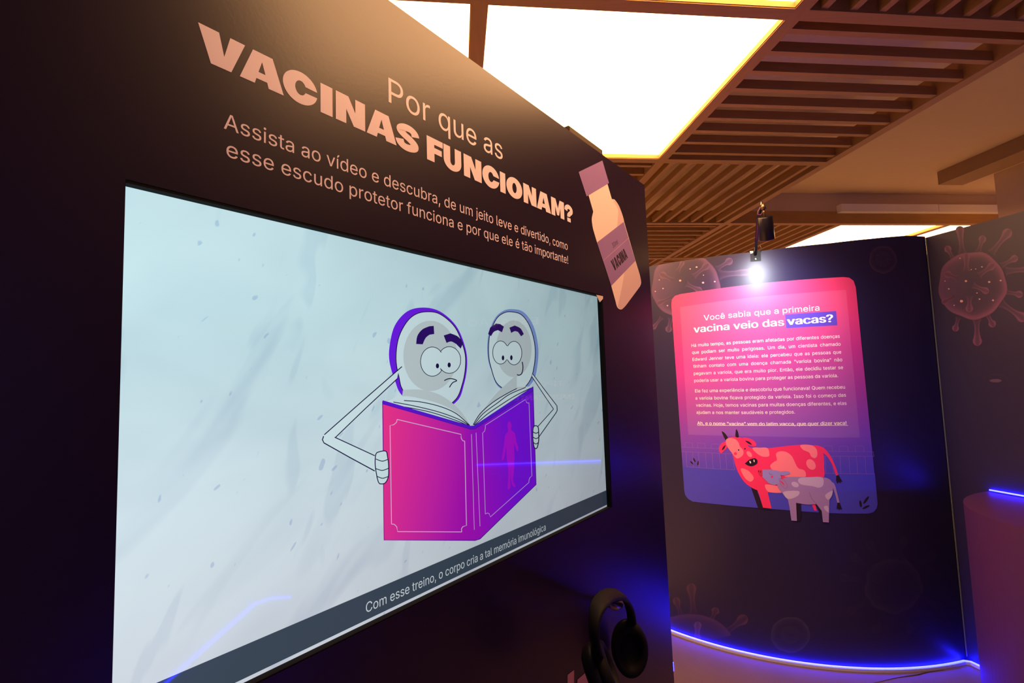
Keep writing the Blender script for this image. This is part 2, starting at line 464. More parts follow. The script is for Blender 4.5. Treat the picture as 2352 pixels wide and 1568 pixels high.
for j, y in enumerate(YS):
    xe = XS[4] if j < 5 else XS[-1]
    for i in range(len(XS) - 1):
        if XS[i] >= xe - 0.01: break
    bm = bmesh.new(); 
    for k in range(len(XS) - 1):
        if XS[k + 1] <= xe + 0.01: gbox(bm, XS[k] + BW2, XS[k + 1] - BW2, y - BW2, y + BW2, CZ, CZ + BH)
    struct(bm_obj('trim_%d' % trim_n, bm, M_beamx)); trim_n += 1
LIT = {(2, 2): 'lit square ceiling panel cut off by the top edge of the photo',
       (1, 3): 'lit ceiling panel left of the wooden divider above the headline wall', (2, 3): 'largest lit ceiling panel, framed in wood beside the slats',
       (1, 4): 'added lit ceiling panel, unseen behind the screen wall, far one', (0, 3): 'added lit ceiling panel, unseen behind the screen wall, outermost one',  # unseen panels added so the slats and soffit get more bounced light
       (5, 7): 'added lit ceiling panel, unseen far beyond the round wall, near column', (6, 7): 'added lit ceiling panel, unseen far beyond the round wall, outer column',  # unseen far panels added to light the hall floor and ceiling
       (5, 5): 'distant lit ceiling panel low above the round wall', (6, 5): 'last distant lit ceiling panel above the wall corner'}
LABEL_SLAT = {(3, 3): 'wooden slat ceiling panel beside the largest lit panel, nine slats across',
              (3, 2): 'dark wooden slat ceiling panel in the top corner of the photo',
              (3, 4): 'wooden slat ceiling panel with slanting slats above the spotlight',
              (2, 4): 'wooden slat ceiling panel just past the largest lit panel, seen over the wall end',
              (3, 5): 'wooden slat panel with fine horizontal lines left of the spotlight',
              (4, 5): 'wooden slat panel behind the spotlight, next to the distant light'}
for i in range(7):
    for j in range(8):
        if not inside(i, j): continue
        x0, x1, y0, y1 = XS[i] + BW2, XS[i + 1] - BW2, YS[j] + BW2, YS[j + 1] - BW2
        if (i, j) in LIT:
            t = empty('ceiling_light', tuple(G((x0 + x1) / 2, (y0 + y1) / 2, CZ))); tag(t, LIT[(i, j)], 'ceiling light', 'lit ceiling panels')
            org = Matrix.Translation(-t.location)
            bm = bmesh.new(); gbox(bm, x0 + 0.004, x1 - 0.004, y0 + 0.004, y1 - 0.004, CZ + 0.028, CZ + 0.034)
            bm.transform(org); bm_obj('diffuser', bm, M_light, t)
            bm = bmesh.new()
            for a, b, c, d in ((x0, x1, y0, y0 + 0.004), (x0, x1, y1 - 0.004, y1), (x0, x0 + 0.004, y0 + 0.004, y1 - 0.004), (x1 - 0.004, x1, y0 + 0.004, y1 - 0.004)):
                gbox(bm, a, b, c, d, CZ + 0.004, CZ + 0.09)
            gbox(bm, x0, x1, y0, y1, CZ + 0.09, CZ + 0.10)
            bm.transform(org); bm_obj('frame', bm, M_beamx, t)
        elif j >= 1 and i >= 1:
            across = (i + j) % 2 == 0
            bm = bmesh.new(); n = 9
            for k in range(n):
                if across:
                    w = (y1 - y0) / n; c = y0 + (k + 0.5) * w; gbox(bm, x0, x1, c - 0.015, c + 0.015, CZ + 0.008, CZ + 0.056)
                else:
                    w = (x1 - x0) / n; c = x0 + (k + 0.5) * w; gbox(bm, c - 0.015, c + 0.015, y0, y1, CZ + 0.008, CZ + 0.056)
            o = bm_obj('slat_panel', bm, M_beamx if across else M_beamy)
            tag(o, LABEL_SLAT.get((i, j), 'wooden slat ceiling panel hidden beyond the partition walls'), 'ceiling panel', 'wooden slat ceiling panels')
bm = bmesh.new(); gbox(bm, -4, 9, -4, 9.5, 3.30, 3.4); struct(bm_obj('ceiling', bm, M_soffit))
# bulkhead above the far beam, white box on it, dropped beam and pillar to the side
bm = bmesh.new(); gbox(bm, XS[4] + BW2 + .001, 8.5, 4.332, 4.38, CZ + BH + .001, 3.299); struct(bm_obj('trim_%d' % trim_n, bm, M_soffit)); trim_n += 1
bm = bmesh.new(); gbox(bm, 4.26, 4.50, -3.5, 3.82, 3.185, 3.2995); struct(bm_obj('trim_%d' % trim_n, bm, mat('brown beam paint', (0.42, 0.28, 0.12), rough=.7))); trim_n += 1
bm = bmesh.new(); gbox(bm, 4.85, 5.5, 3.2, 3.84, FLOOR_Z + .001, 3.2995); struct(bm_obj('pillar', bm, M_soffit))
t = empty('ceiling_box', tuple(G(4.7, 4.28, 3.15))); tag(t, 'long white box along the ceiling edge above the round wall', 'ceiling box')
def adopt(o, root):
    o.parent = root; o.matrix_parent_inverse = Matrix.Translation(-root.location); return o
for a_, b_ in ((3.70, 4.74), (4.745, 5.85)):
    bm = bmesh.new(); gbox(bm, a_, b_, 4.27, 4.331, 3.10, 3.175); adopt(bm_obj('front_panel', bm, M_white, t), t)

def crop(x0, y0, sc): return (x0, y0, sc)
WHOLE = (0, 0, 1)
# ------------------------------------------------------------------ heavy headline letters, drawn in a unit box
def glyph(ch):
    """returns a list of (outline, holes) in 0..1 x 0..1"""
    if ch == 'V': return [([(0, 1), (.43, 1), (.545, .36), (.67, 1), (1, 1), (.70, 0), (.27, 0)], [])]
    if ch == 'A': return [([(0, 0), (.28, 1), (.73, 1), (1, 0), (.64, 0), (.605, .17), (.36, .17), (.325, 0)], [[(.405, .385), (.565, .385), (.487, .735)]])]
    if ch == 'I': return [([(0, 0), (0, 1), (1, 1), (1, 0)], [])]
    if ch == 'N': return [([(0, 0), (0, 1), (.42, 1), (.655, .50), (.655, 1), (1, 1), (1, 0), (.60, 0), (.345, .52), (.345, 0)], [])]
    if ch == 'F': return [([(0, 0), (0, 1), (1, 1), (1, .745), (.46, .745), (.46, .61), (.93, .61), (.93, .365), (.46, .365), (.46, 0)], [])]
    if ch == 'M': return [([(0, 0), (0, 1), (.34, 1), (.505, .50), (.66, 1), (1, 1), (1, 0), (.70, 0), (.70, .56), (.575, .10), (.425, .10), (.285, .56), (.285, 0)], [])]
    if ch == 'O': return [(ell(.5, .5, .5, .525, n=48), [ell(.5, .5, .135, .255, n=32)])]
    if ch == 'U':
        o = [(0, 1)] + ell(.5, .40, .5, .425, n=24, a0=180, a1=360) + [(1, 1), (.63, 1)] + ell(.5, .40, .13, .17, n=16, a0=360, a1=180) + [(.37, 1)]
        return [(o, [])]
    if ch == 'C':
        o = ell(.5, .5, .5, .525, n=44, a0=10, a1=350)
        i = ell(.5, .5, .155, .235, n=30, a0=335, a1=25)
        return [(o[:1] + o[1:] + i, [])]
    if ch == 'S':
        sp = smooth_pts([(.86, .66), (.80, .80), (.64, .885), (.42, .885), (.24, .80), (.21, .68), (.36, .575), (.60, .475), (.79, .345), (.78, .20), (.58, .115), (.36, .115), (.20, .20), (.14, .345)], 5, False)
        L, R = [], []
        for k, q in enumerate(sp):
            a = np.array(sp[max(k - 1, 0)]); b = np.array(sp[min(k + 1, len(sp) - 1)]); t = b - a; t /= np.linalg.norm(t); n_ = np.array([-t[1] * 1.25, t[0] * .95])
            L.append(tuple(np.array(q) + n_ * .145)); R.append(tuple(np.array(q) - n_ * .145))
        return [('strip', L, R)]
    if ch == '?':
        sp = smooth_pts([(.10, .62), (.18, .80), (.48, .89), (.78, .79), (.78, .62), (.58, .50), (.45, .40), (.45, .30)], 6, False)
        L, R = [], []
        for k, q in enumerate(sp):
            a = np.array(sp[max(k - 1, 0)]); b = np.array(sp[min(k + 1, len(sp) - 1)]); t = b - a; t /= np.linalg.norm(t); n_ = np.array([-t[1] * 1.5, t[0]])
            L.append(tuple(np.array(q) + n_ * .125)); R.append(tuple(np.array(q) - n_ * .125))
        return [('strip', L, R), ([(.24, 0), (.24, .235), (.68, .235), (.68, 0)], [])]

def draw_glyph(art, ch, s0, s1, z0, z1, col):
    M = lambda l: [(s0 + (s1 - s0) * x, z0 + (z1 - z0) * y) for x, y in l]
    for g in glyph(ch):
        if g[0] == 'strip':
            pts = [q for ab in zip(M(g[1]), M(g[2])) for q in ab]
            art._add(pts, [(2 * i, 2 * i + 1, 2 * i + 3, 2 * i + 2) for i in range(len(g[1]) - 1)], col)
        else:
            art.poly(M(g[0]), col, [M(h) for h in g[1]], raw=True)

# ------------------------------------------------------------------ lettering on the screen wall
LB = 0.0003
INK = lin((252, 236, 240))
t = empty('wall_lettering', tuple(SW.p(0.55, 1.9, 0.001)))
tag(t, 'pale headline and lines of text across the top of the dark screen wall', 'lettering')
t_inv = Matrix.Translation(-t.location)
p0, p1 = (892.5, 234), (1154.5, 368); a = Art(SW, base=LB)
a.text('Por que as', p0, p1, (SW.px(892.5, 178)[1] - SW.px(892.5, 234)[1]) / .727, INK, bold=.0015)
adopt(a.build('question_lettering', M_print), t)
a = Art(SW, view=crop(400, 0, 2.1382), base=LB)
zt = np.mean([a.conv(q)[1] for q in ((117, 112), (348, 222), (718, 405), (937, 505), (1240, 662), (1715, 884 + 40))])
HT = [('V', (117, 112), (348, 222)), ('A', (322, 378), (538, 470)), ('C', (533, 430), (703, 430)), ('I', (718, 480), (777, 480)), ('N', (793, 520), (937, 570)),
      ('A', (945, 655), (1092, 716)), ('S', (1090, 690), (1200, 690)), ('F', (1240, 720), (1318, 720)), ('U', (1323, 790), (1409, 790)), ('N', (1422, 830), (1508, 830)),
      ('C', (1513, 860), (1595, 860)), ('I', (1600, 900), (1626, 900)), ('O', (1631, 920), (1708, 920)), ('N', (1715, 960), (1777, 960)), ('A', (1781, 1030), (1850, 1050)),
      ('M', (1852, 1030), (1915, 1060)), ('?', (1918, 1010), (1956, 1030))]
z_top = a.conv((117, 112))[1] * .5 + a.conv((1240, 662))[1] * .5
z_bot = a.conv((175, 313))[1] * .34 + a.conv((777, 570))[1] * .33 + a.conv((1090, 716))[1] * .33
for ch, q0, q1 in HT:
    draw_glyph(a, ch, a.conv(q0)[0], a.conv(q1)[0], z_bot, z_top, INK)
adopt(a.build('headline_lettering', M_print), t)
a = Art(SW, base=LB)
h_ = (SW.px(532, 266)[1] - SW.px(532, 302)[1]) / .727
a.text('Assista ao vídeo e descubra, de um jeito leve e divertido, como', (513.7, 294.7), (1304, 574.5), h_, INK, bold=0.011)
adopt(a.build('subtitle_lettering', M_print), t); a = Art(SW, base=LB)
a.text('esse escudo protetor funciona e por que ele é tão importante!', (519.7, 359), (1305, 606), h_, INK, bold=0.011)
adopt(a.build('subtitle_lettering', M_print), t)

# ------------------------------------------------------------------ vial printed at the end of the screen wall
t = empty('vial_print', tuple(SW.p(1.45, 2.0, 0.001))); tag(t, 'printed vaccine vial with mauve cap and label on the end of the screen wall', 'picture')
V8 = crop(1280, 340, 3.7321)
a = Art(SW, view=V8, base=0.0003)
glass = lin((250, 226, 216)); shade = lin((226, 196, 192)); mauve = lin((152, 118, 176)); dark = lin((40, 24, 44))
a.poly([(267, 405), (430, 308), (467, 437)] + smooth_pts([(490, 440), (528, 495), (560, 580), (575, 640)], 5, False) + [(668, 960)] + smooth_pts([(708, 1090), (718, 1150), (708, 1185)], 5, False) +
       smooth_pts([(590, 1345), (550, 1382), (515, 1365), (498, 1310)], 5, False) + [(460, 1175), (340, 810)] + smooth_pts([(305, 690), (295, 610), (308, 545)], 5, False), glass)
a.poly(smooth_pts([(480, 450), (520, 530), (518, 600), (512, 680)], 5, False) + [(575, 640)] + smooth_pts([(560, 580), (530, 500), (490, 446)], 5, False), shade)
a.poly([(575, 1050), (668, 965)] + smooth_pts([(706, 1090), (716, 1150), (706, 1185)], 5, False) + smooth_pts([(590, 1345), (550, 1380), (517, 1362)], 5, False) + smooth_pts([(535, 1280), (560, 1160), (572, 1080)], 5, False), shade)
adopt(a.build('bottle', M_print), t)
a = Art(SW, view=V8, base=0.0006)
a.poly([(182, 205), (385, 107), (442, 300), (250, 414)], mauve)
adopt(a.build('cap', M_print), t)
a = Art(SW, view=V8, base=0.0006)
a.poly([(340, 808), (568, 632), (668, 966), (462, 1180)], mauve)
a.stroke([(392, 966), (609, 772)], 3, lin((215, 165, 185)))
# condensed label lettering, slanted like the bottle
def slant_text(art, body, q00, q10, q01, col, bold):
    """lettering in the parallelogram: q00 baseline start, q10 baseline end, q01 top of first letter"""
    vs, fs = line_mesh(body, bold)
    x0 = min(q[0] for q in vs); w = max(q[0] for q in vs) - x0; h = max(q[1] for q in vs)
    A, B, C = (np.array(art.conv(q)) for q in (q00, q10, q01))
    art._add([tuple(A + (B - A) * (q[0] - x0) / w + (C - A) * q[1] / h) for q in vs], fs, col); art.layer += .25
slant_text(a, '30ml', (478, 857), (523, 818), (464, 818), dark, 0.0)
A_, B_, C_ = (np.array(a.conv(q)) for q in ((489, 1055), (606, 938), (455, 968)))
wd = {'I': .55}; tot = sum(wd.get(c, 1) + .10 for c in 'VACINA'); x_ = 0
for ch in 'VACINA':
    w_ = wd.get(ch, 1)
    def M_(l): return [tuple(A_ + (B_ - A_) * (x_ + w_ * u) / tot + (C_ - A_) * v) for u, v in l]
    for g in glyph(ch): a.poly(M_(g[0]), dark, [M_(h) for h in g[1]], raw=True)
    x_ += w_ + .10
adopt(a.build('label', M_print), t)

# pale shapes low on the wall under the headphones
a = Art(SW); 
for pts in ([(1303, 1549), (1318, 1538), (1318, 1600), (1303, 1600)], [(1326, 1560), (1362, 1529), (1368, 1541), (1322, 1610)]):
    a.poly(pts, lin((205, 130, 140)))
o = a.build('wall_mark', M_print); tag(o, 'dusky pink printed strokes at the foot of the screen wall below the headphones', 'lettering')

# ------------------------------------------------------------------ television
t = empty('television', tuple(SW.p((TV_S0 + TV_S1) / 2, TV_Z0, -0.03)))
tag(t, 'large television set in the dark wall, showing two cartoon figures reading a book', 'television')
a = Art(TVS, base=0.0)
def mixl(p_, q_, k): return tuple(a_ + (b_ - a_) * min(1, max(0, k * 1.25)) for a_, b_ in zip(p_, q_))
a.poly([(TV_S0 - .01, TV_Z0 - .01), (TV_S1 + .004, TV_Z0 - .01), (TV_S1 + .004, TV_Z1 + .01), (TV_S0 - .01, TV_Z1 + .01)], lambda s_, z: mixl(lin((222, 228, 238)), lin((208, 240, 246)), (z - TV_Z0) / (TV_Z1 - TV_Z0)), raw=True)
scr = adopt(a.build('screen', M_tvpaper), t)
bm = bmesh.new()
hexa(bm, [SW.p(s_, z, o) for z in (TV_Z0 - .03, TV_Z1 + .03) for s_, o in ((TV_S0 - .03, -.018), (TV_S1 + .03, -.018), (TV_S1 + .03, -.06), (TV_S0 - .03, -.06))])
# keep the body inside the opening
bm.free(); bm = bmesh.new()
hexa(bm, [SW.p(s_, z, o) for z in (TV_Z0 + .001, TV_Z1 - .001) for s_, o in ((TV_S0 + .001, -.016), (TV_S1 - .001, -.016), (TV_S1 - .001, -.06), (TV_S0 + .001, -.06))])
adopt(bm_obj('housing', bm, M_bezel), t)
bm = bmesh.new()
def frame_bar(s0, s1, z0, z1):
    hexa(bm, [SW.p(s_, z, o) for z in (z0, z1) for s_, o in ((s0, -.0005), (s1, -.0005), (s1, -.0155), (s0, -.0155))])
e = .0006
frame_bar(TV_S1 - .008, TV_S1 - e, TV_Z0 + e, TV_Z1 - e)
frame_bar(TV_S0 + e, TV_S1 - .009, TV_Z1 - .004, TV_Z1 - e)
frame_bar(TV_S0 + e, TV_S1 - .009, TV_Z0 + e, TV_Z0 + .002)
adopt(bm_obj('bezel', bm, M_bezel), t)
TVA = crop(700, 660, 2.45)
line = lin((22, 18, 66)); white = lin((214, 238, 243)); grey = lin((196, 212, 216))
def sub(o): o.parent = scr; o.matrix_parent_inverse = scr.matrix_world.inverted(); return o
bar = lin((62, 76, 92))
a = Art(TVS, base=0.0006)
zb1 = np.mean([TVS.px(x, y)[1] for x, y in ((900, 1339), (1396, 1122))]); zb0 = np.mean([TVS.px(x, y)[1] for x, y in ((900, 1401), (1398, 1153))])
a.poly([(TV_S0 - .01, zb0), (TV_S1 + .004, zb0), (TV_S1 + .004, zb1), (TV_S0 - .01, zb1)], bar, raw=True)
a.layer = 1
a.text('Com esse treino, o corpo cria a tal memória imunológica', (840, 1407), (1253, 1217), (TVS.px(842, 1384)[1] - TVS.px(842, 1407)[1]) / .727, lin((214, 224, 230)), bold=-0.004)
sub(a.build('caption_bar', M_tv))
# far figure: pale blue egg shape
def figure(name, outer, outer_col, inner, shade_e, brows, eyes, pupils, mouths, arms, hand, sleeve, lw):
    a = Art(TVS, base=0.0006, view=TVA)
    a.poly(outer, outer_col); a.poly(inner, white); a.stroke(inner, lw * 1.4, line, closed=True)
    a.poly(shade_e, grey)
    for b in eyes[::-1]: a.poly(ell(*b), white)
    for b in eyes: pass
    a.stroke(eyes_outline(eyes), lw * 1.1, line, closed=True)
    for b in pupils: a.poly(ell(*b), line)
    for b in brows: a.poly(b, lin((44, 12, 108)))
    for m_, w_ in mouths: a.stroke(m_, w_ * 1.7, line, smooth=6)
    return a
def eyes_outline(e):
    (x0, y0, r0, q0), (x1, y1, r1, q1) = e[0][:4], e[1][:4]
    L = [p for p in ell(x0, y0, r0, q0, n=40, a0=38, a1=322)]; R = [p for p in ell(x1, y1, r1, q1, n=40, a0=-142, a1=142)]
    return L + R
def arc_brow(cx, cy, r0, r1, a0, a1, sx=1.0, rot=0):
    o = [(cx + r1 * sx * math.cos(math.radians(t)), cy + r1 * math.sin(math.radians(t))) for t in np.linspace(a0, a1, 14)]
    i = [(cx + r0 * sx * math.cos(math.radians(t)), cy + r0 * math.sin(math.radians(t))) for t in np.linspace(a1, a0, 14)]
    return o + i
# near figure
egg_o = smooth_pts([(665, 113), (760, 135), (850, 215), (900, 330), (913, 430), (895, 545), (850, 645), (700, 720), (550, 612), (505, 520), (476, 420), (476, 330), (505, 215), (575, 135)], 6)
egg_i = smooth_pts([(680, 137), (760, 150), (845, 225), (893, 340), (904, 430), (885, 545), (838, 640), (700, 710), (560, 590), (528, 500), (512, 400), (525, 290), (565, 205), (615, 155)], 6)
a = figure('near', egg_o, lin((112, 30, 240)), egg_i, ell(705, 385, 152, 198, 0, 40),
           [smooth_pts([(625, 318), (632, 272), (660, 236), (700, 218)], 5, False) + [(724, 216), (727, 262)] + smooth_pts([(700, 266), (678, 285), (662, 320)], 5, False),
            [(780, 270)] + smooth_pts([(818, 258), (860, 276), (890, 312)], 5, False) + [(876, 344)] + smooth_pts([(850, 318), (822, 304), (796, 312)], 5, False)],
           [(716, 417, 66, 82), (812, 408, 64, 75)], [(745, 441, 9, 14), (811, 436, 9, 14)],
           [([(783, 524), (805, 514), (830, 514), (853, 524), (830, 536), (812, 562)], 3.2)], None, None, None, 3.4)
# arm behind the book
a.poly([(530, 456), (100, 838), (98, 862), (108, 875), (392, 1030), (395, 948), (178, 845), (515, 520)], white)
for s_ in ([(545, 445), (330, 632), (108, 828)], [(520, 512), (340, 680), (172, 842)], [(166, 842), (392, 946)]):
    a.stroke(s_, 5.4, line)
a.stroke([(104, 836), (97, 856), (106, 874), (250, 955), (392, 1032)], 6, line)
sub(a.build('cartoon_figure', M_tv))
egg_o = smooth_pts([(1170, 122), (1232, 140), (1285, 215), (1312, 330), (1308, 440), (1282, 530), (1200, 600), (1090, 560), (1050, 470), (1028, 390), (1030, 280), (1065, 180), (1115, 132)], 6)
egg_i = smooth_pts([(1160, 137), (1220, 155), (1268, 225), (1295, 335), (1290, 440), (1262, 530), (1190, 590), (1088, 548), (1048, 455), (1033, 370), (1040, 265), (1075, 180), (1115, 145)], 6)
a = figure('far', egg_o, lin((130, 160, 226)), egg_i, ell(1175, 345, 100, 160, 0, 40),
           [[(1030, 262)] + smooth_pts([(1042, 225), (1075, 203)], 5, False) + smooth_pts([(1098, 206), (1119, 220)], 5, False) + [(1108, 252)] + smooth_pts([(1085, 240), (1062, 250), (1047, 274)], 5, False),
            [(1150, 226)] + smooth_pts([(1180, 214), (1212, 230), (1231, 262)], 5, False) + [(1216, 275)] + smooth_pts([(1198, 250), (1180, 246), (1160, 256)], 5, False)],
           [(1100, 366, 44, 65), (1176, 369, 44, 66)], [(1114, 396, 7, 14), (1161, 395, 7, 14)],
           [([(1222, 418), (1226, 450), (1220, 482), (1206, 493), (1192, 490)], 3.2)], None, None, None, 3.2)
a.poly([(1280, 488), (1412, 665), (1418, 690), (1412, 705), (1310, 848), (1306, 785), (1396, 685), (1276, 500)], white)
for s_ in ([(1282, 487), (1350, 578), (1416, 664)], [(1275, 500), (1340, 598), (1398, 684)], [(1398, 684), (1308, 784)]):
    a.stroke(s_, 4.2, line)
a.stroke([(1417, 664), (1419, 690), (1412, 705), (1310, 848)], 4.6, line)
sub(a.build('cartoon_figure', M_tv))
# book
a = Art(TVS, base=0.0016, view=TVA)
a.poly([(434, 640), (545, 612)] + smooth_pts([(550, 576), (650, 575), (760, 605), (860, 680), (930, 776)], 6, False) + smooth_pts([(950, 776), (1000, 690), (1080, 590), (1190, 490)], 6, False) + [(1190, 560), (1280, 556), (1280, 600), (950, 790), (434, 660)], grey)
a.poly(smooth_pts([(450, 642), (545, 612), (650, 625), (770, 660), (860, 710), (925, 776)], 6, False) + [(930, 790), (440, 660)], white)
a.poly(smooth_pts([(948, 776), (1010, 690), (1090, 620), (1200, 570), (1275, 556)], 6, False) + [(1280, 590), (950, 790)], white)
for s_ in ([(555, 636), (650, 644), (760, 670), (850, 710), (925, 776)], [(495, 644), (620, 668), (750, 700), (860, 740), (922, 776)], [(560, 672), (700, 700), (840, 745), (915, 776)],
           [(944, 772), (985, 708), (1050, 650), (1120, 605), (1190, 568)], [(948, 774), (1000, 710), (1080, 650), (1150, 600), (1240, 562)], [(952, 775), (1020, 715), (1100, 660), (1180, 610), (1270, 565)]):
    a.stroke(s_, 4.6, line, smooth=5)
P_, Q_ = np.array(lin((252, 56, 146))), np.array(lin((180, 18, 196))); R_ = np.array(lin((128, 18, 240)))
sA, sB, sC = TVS.px(876, 1100)[0], TVS.px(1070, 1100)[0], TVS.px(1230, 1000)[0]
zt_, zbk = TVS.px(900, 950)[1], TVS.px(900, 1238)[1]
def cover(s_, z):
    u = (s_ - sA) / (sB - sA); v = (z - zbk) / (zt_ - zbk)
    k = min(1, max(0, u * .85 + (1 - v) * .22)); c = P_ + (Q_ - P_) * k
    if u > 1: c = c + (R_ - c) * min(1, (u - 1) * 1.2 + max(0, v - .1) * .25)
    return tuple(c)
a.poly([(434, 652), (932, 790), (950, 788), (1280, 572), (1298, 1108), (982, 1415), (955, 1422), (442, 1420)], cover)
purple = lin((96, 24, 226)); deep = lin((70, 20, 150))
a.poly([(434, 634), (930, 778), (950, 776), (1282, 556), (1282, 580), (955, 795), (925, 797), (434, 656)], purple)
a.stroke([(434, 640), (442, 1420), (955, 1422), (982, 1414), (1298, 1108), (1281, 560)], 4, deep)
a.stroke([(438, 656), (930, 797), (955, 795), (1280, 582)], 2.5, deep)
a.stroke([(515, 742), (876, 826)] + smooth_pts([(876, 845), (884, 860), (896, 864)], 4, False) + [(906, 1338)] + smooth_pts([(886, 1344), (878, 1358), (880, 1374)], 4, False) + [(518, 1372)] +
         smooth_pts([(514, 1346), (500, 1332), (484, 1330)], 4, False) + [(476, 776)] + smooth_pts([(496, 772), (512, 758), (515, 744)], 4, False), 4, lin((226, 196, 232)), closed=True)
a.stroke([(1012, 775), (1238, 630)] + smooth_pts([(1244, 645), (1250, 650), (1258, 648)], 4, False) + [(1274, 1060)] + smooth_pts([(1264, 1068), (1258, 1084), (1258, 1096)], 4, False) + [(1040, 1290)] +
         smooth_pts([(1034, 1272), (1024, 1268), (1012, 1274)], 4, False) + [(997, 818)] + smooth_pts([(1008, 808), (1012, 790), (1012, 778)], 4, False), 3, lin((206, 176, 240)), closed=True)
for s_ in ([(934, 825), (950, 1362)], [(960, 817), (982, 1342)]): a.stroke(s_, 3, lin((214, 170, 236)))
mag = lin((184, 18, 226))
a.poly(smooth_pts([(1148, 752), (1160, 772), (1158, 800), (1178, 820), (1188, 870), (1198, 900), (1194, 922), (1184, 905), (1174, 880), (1176, 960), (1172, 1040), (1168, 1085), (1182, 1118), (1168, 1118), (1156, 1080), (1154, 1010), (1152, 1085), (1154, 1120), (1140, 1138), (1138, 1110), (1142, 1040), (1132, 960), (1130, 900), (1118, 960), (1106, 972), (1106, 950), (1118, 880), (1124, 830), (1140, 808), (1136, 772)], 4), mag)
sub(a.build('open_book', M_tv))
# the two hands holding the book
a = Art(TVS, base=0.0028, view=TVA)
for outline, folds in ((smooth_pts([(395, 936), (412, 924), (450, 920), (460, 950), (466, 1000), (465, 1060), (450, 1095), (428, 1104), (408, 1092), (393, 1020), (390, 975)], 5), ([(394, 964), (430, 976), (462, 966)], [(394, 1018), (430, 1028), (466, 1016)], [(402, 1062), (432, 1072), (464, 1062)])),
                       (smooth_pts([(1282, 784), (1306, 782), (1311, 820), (1311, 860), (1304, 896), (1294, 906), (1284, 892), (1278, 840)], 5), ([(1279, 812), (1296, 820), (1311, 812)], [(1280, 842), (1296, 850), (1311, 842)], [(1282, 872), (1296, 880), (1308, 872)]))):
    a.poly(outline, white); a.stroke(outline, 5.4, line, closed=True)
    for f in folds: a.stroke(f, 4.6, line, smooth=4)
    sub(a.build('cartoon_hand', M_tv)); a = Art(TVS, base=0.0028, view=TVA)
# scrap of torn edging at the top corner of the opening
bm = bmesh.new(); q = [SW.px(x, y) for x, y in ((1369, 677), (1384, 680), (1384, 686), (1377, 694))]
for k in range(2): pass
v0 = [bm.verts.new(tuple(SW.p(s_, z, .0015))) for s_, z in q]; v1 = [bm.verts.new(tuple(SW.p(s_, z, .0002))) for s_, z in q]
bm.faces.new(v0); bm.faces.new(v1[::-1])
for k in range(4): bm.faces.new((v0[k], v1[k], v1[(k + 1) % 4], v0[(k + 1) % 4]))
o = bm_obj('paper_scrap', bm, M_paper); tag(o, 'torn scrap of pale edging at the far top corner of the television', 'paper')
# dark batten lying on top of the wall
bm = bmesh.new(); s0_, s1_ = SW.px(1310, 300)[0], SW.px(1388, 366)[0]
hexa(bm, [SW.p(s_, WALL_TOP + .0005 + z, o) for z in (0, .022) for s_, o in ((s0_, -.004), (s1_, -.004), (s1_, -.05), (s0_, -.05))])
bmesh.ops.bevel(bm, geom=bm.edges[:], offset=.003, segments=2, affect='EDGES')
o = bm_obj('batten', bm, mat('dark olive wood', (0.06, 0.04, 0.015), rough=0.6)); tag(o, 'short dark batten lying on top of the screen wall above the vial', 'batten')
# ------------------------------------------------------------------ pink information panel printed on the round wall
PANEL_TAG = 'pink to violet information panel with rounded corners on the round wall'
P3 = crop(1440, 560, 2.3758); PT = crop(1560, 640, 4.3545); PC = crop(1540, 960, 4.704)
stops = [(0, (66, 70, 222)), (.16, (78, 70, 220)), (.30, (118, 70, 208)), (.48, (152, 58, 172)), (.68, (188, 52, 148)), (.85, (220, 60, 126)), (1, (230, 68, 124))]
zP1, zP0 = CW.px(1700, 662)[1], CW.px(1800, 1166)[1]
sP0, sP1 = CW.px(1556, 900)[0], CW.px(1990, 900)[0]
def pgrad(s_, z, lift=0.0):
    v = (z - zP0) / (zP1 - zP0); u = (s_ - sP0) / (sP1 - sP0); v = min(1, max(0, v + (0.5 - u) * .06))
    for (a0, c0), (a1, c1) in zip(stops, stops[1:]):
        if v <= a1:
            k = (v - a0) / (a1 - a0); c = [p_ + (q_ - p_) * k for p_, q_ in zip(c0, c1)]; break
    c = lin([x + (255 - x) * lift for x in c])
    return c
t = empty('information_panel', tuple(CW.p((sP0 + sP1) / 2, (zP0 + zP1) / 2, .001))); tag(t, PANEL_TAG, 'information panel')
a = Art(CW, view=P3, base=.0012)
a.poly([(243, 330), (246, 303), (262, 284), (292, 274), (420, 255), (540, 238), (660, 223), (760, 212), (960, 195), (1180, 181), (1212, 184), (1236, 201), (1248, 236),
        (1366, 1412), (1362, 1443), (1346, 1463), (1318, 1471), (1200, 1471), (1080, 1467), (900, 1454), (760, 1443), (640, 1432), (380, 1405), (346, 1394), (323, 1371), (313, 1342), (278, 840)], pgrad)
a.layer = 1
a.poly([(290, 345), (430, 324), (560, 306), (760, 284), (960, 268), (1195, 250), (1270, 1055), (1080, 1057), (860, 1052), (640, 1048), (335, 1040)], lambda s_, z: pgrad(s_, z, .10))
a.layer = 2
ground = [(135, 528), (430, 548), (700, 572), (1200, 590), (1660, 602), (2207, 604), (2236, 925), (2228, 965), (2205, 1000), (2160, 1025), (2100, 1028), (1700, 1022), (1200, 985), (900, 965), (500, 928), (240, 900), (190, 870), (160, 830), (150, 780)]
b_ = Art(CW, view=PC); 
gz = [b_.conv(q) for q in ground]
a.poly(gz, lambda s_, z: lin((70, 70, 220)), raw=True)
adopt(a.build('background', M_printg), t)
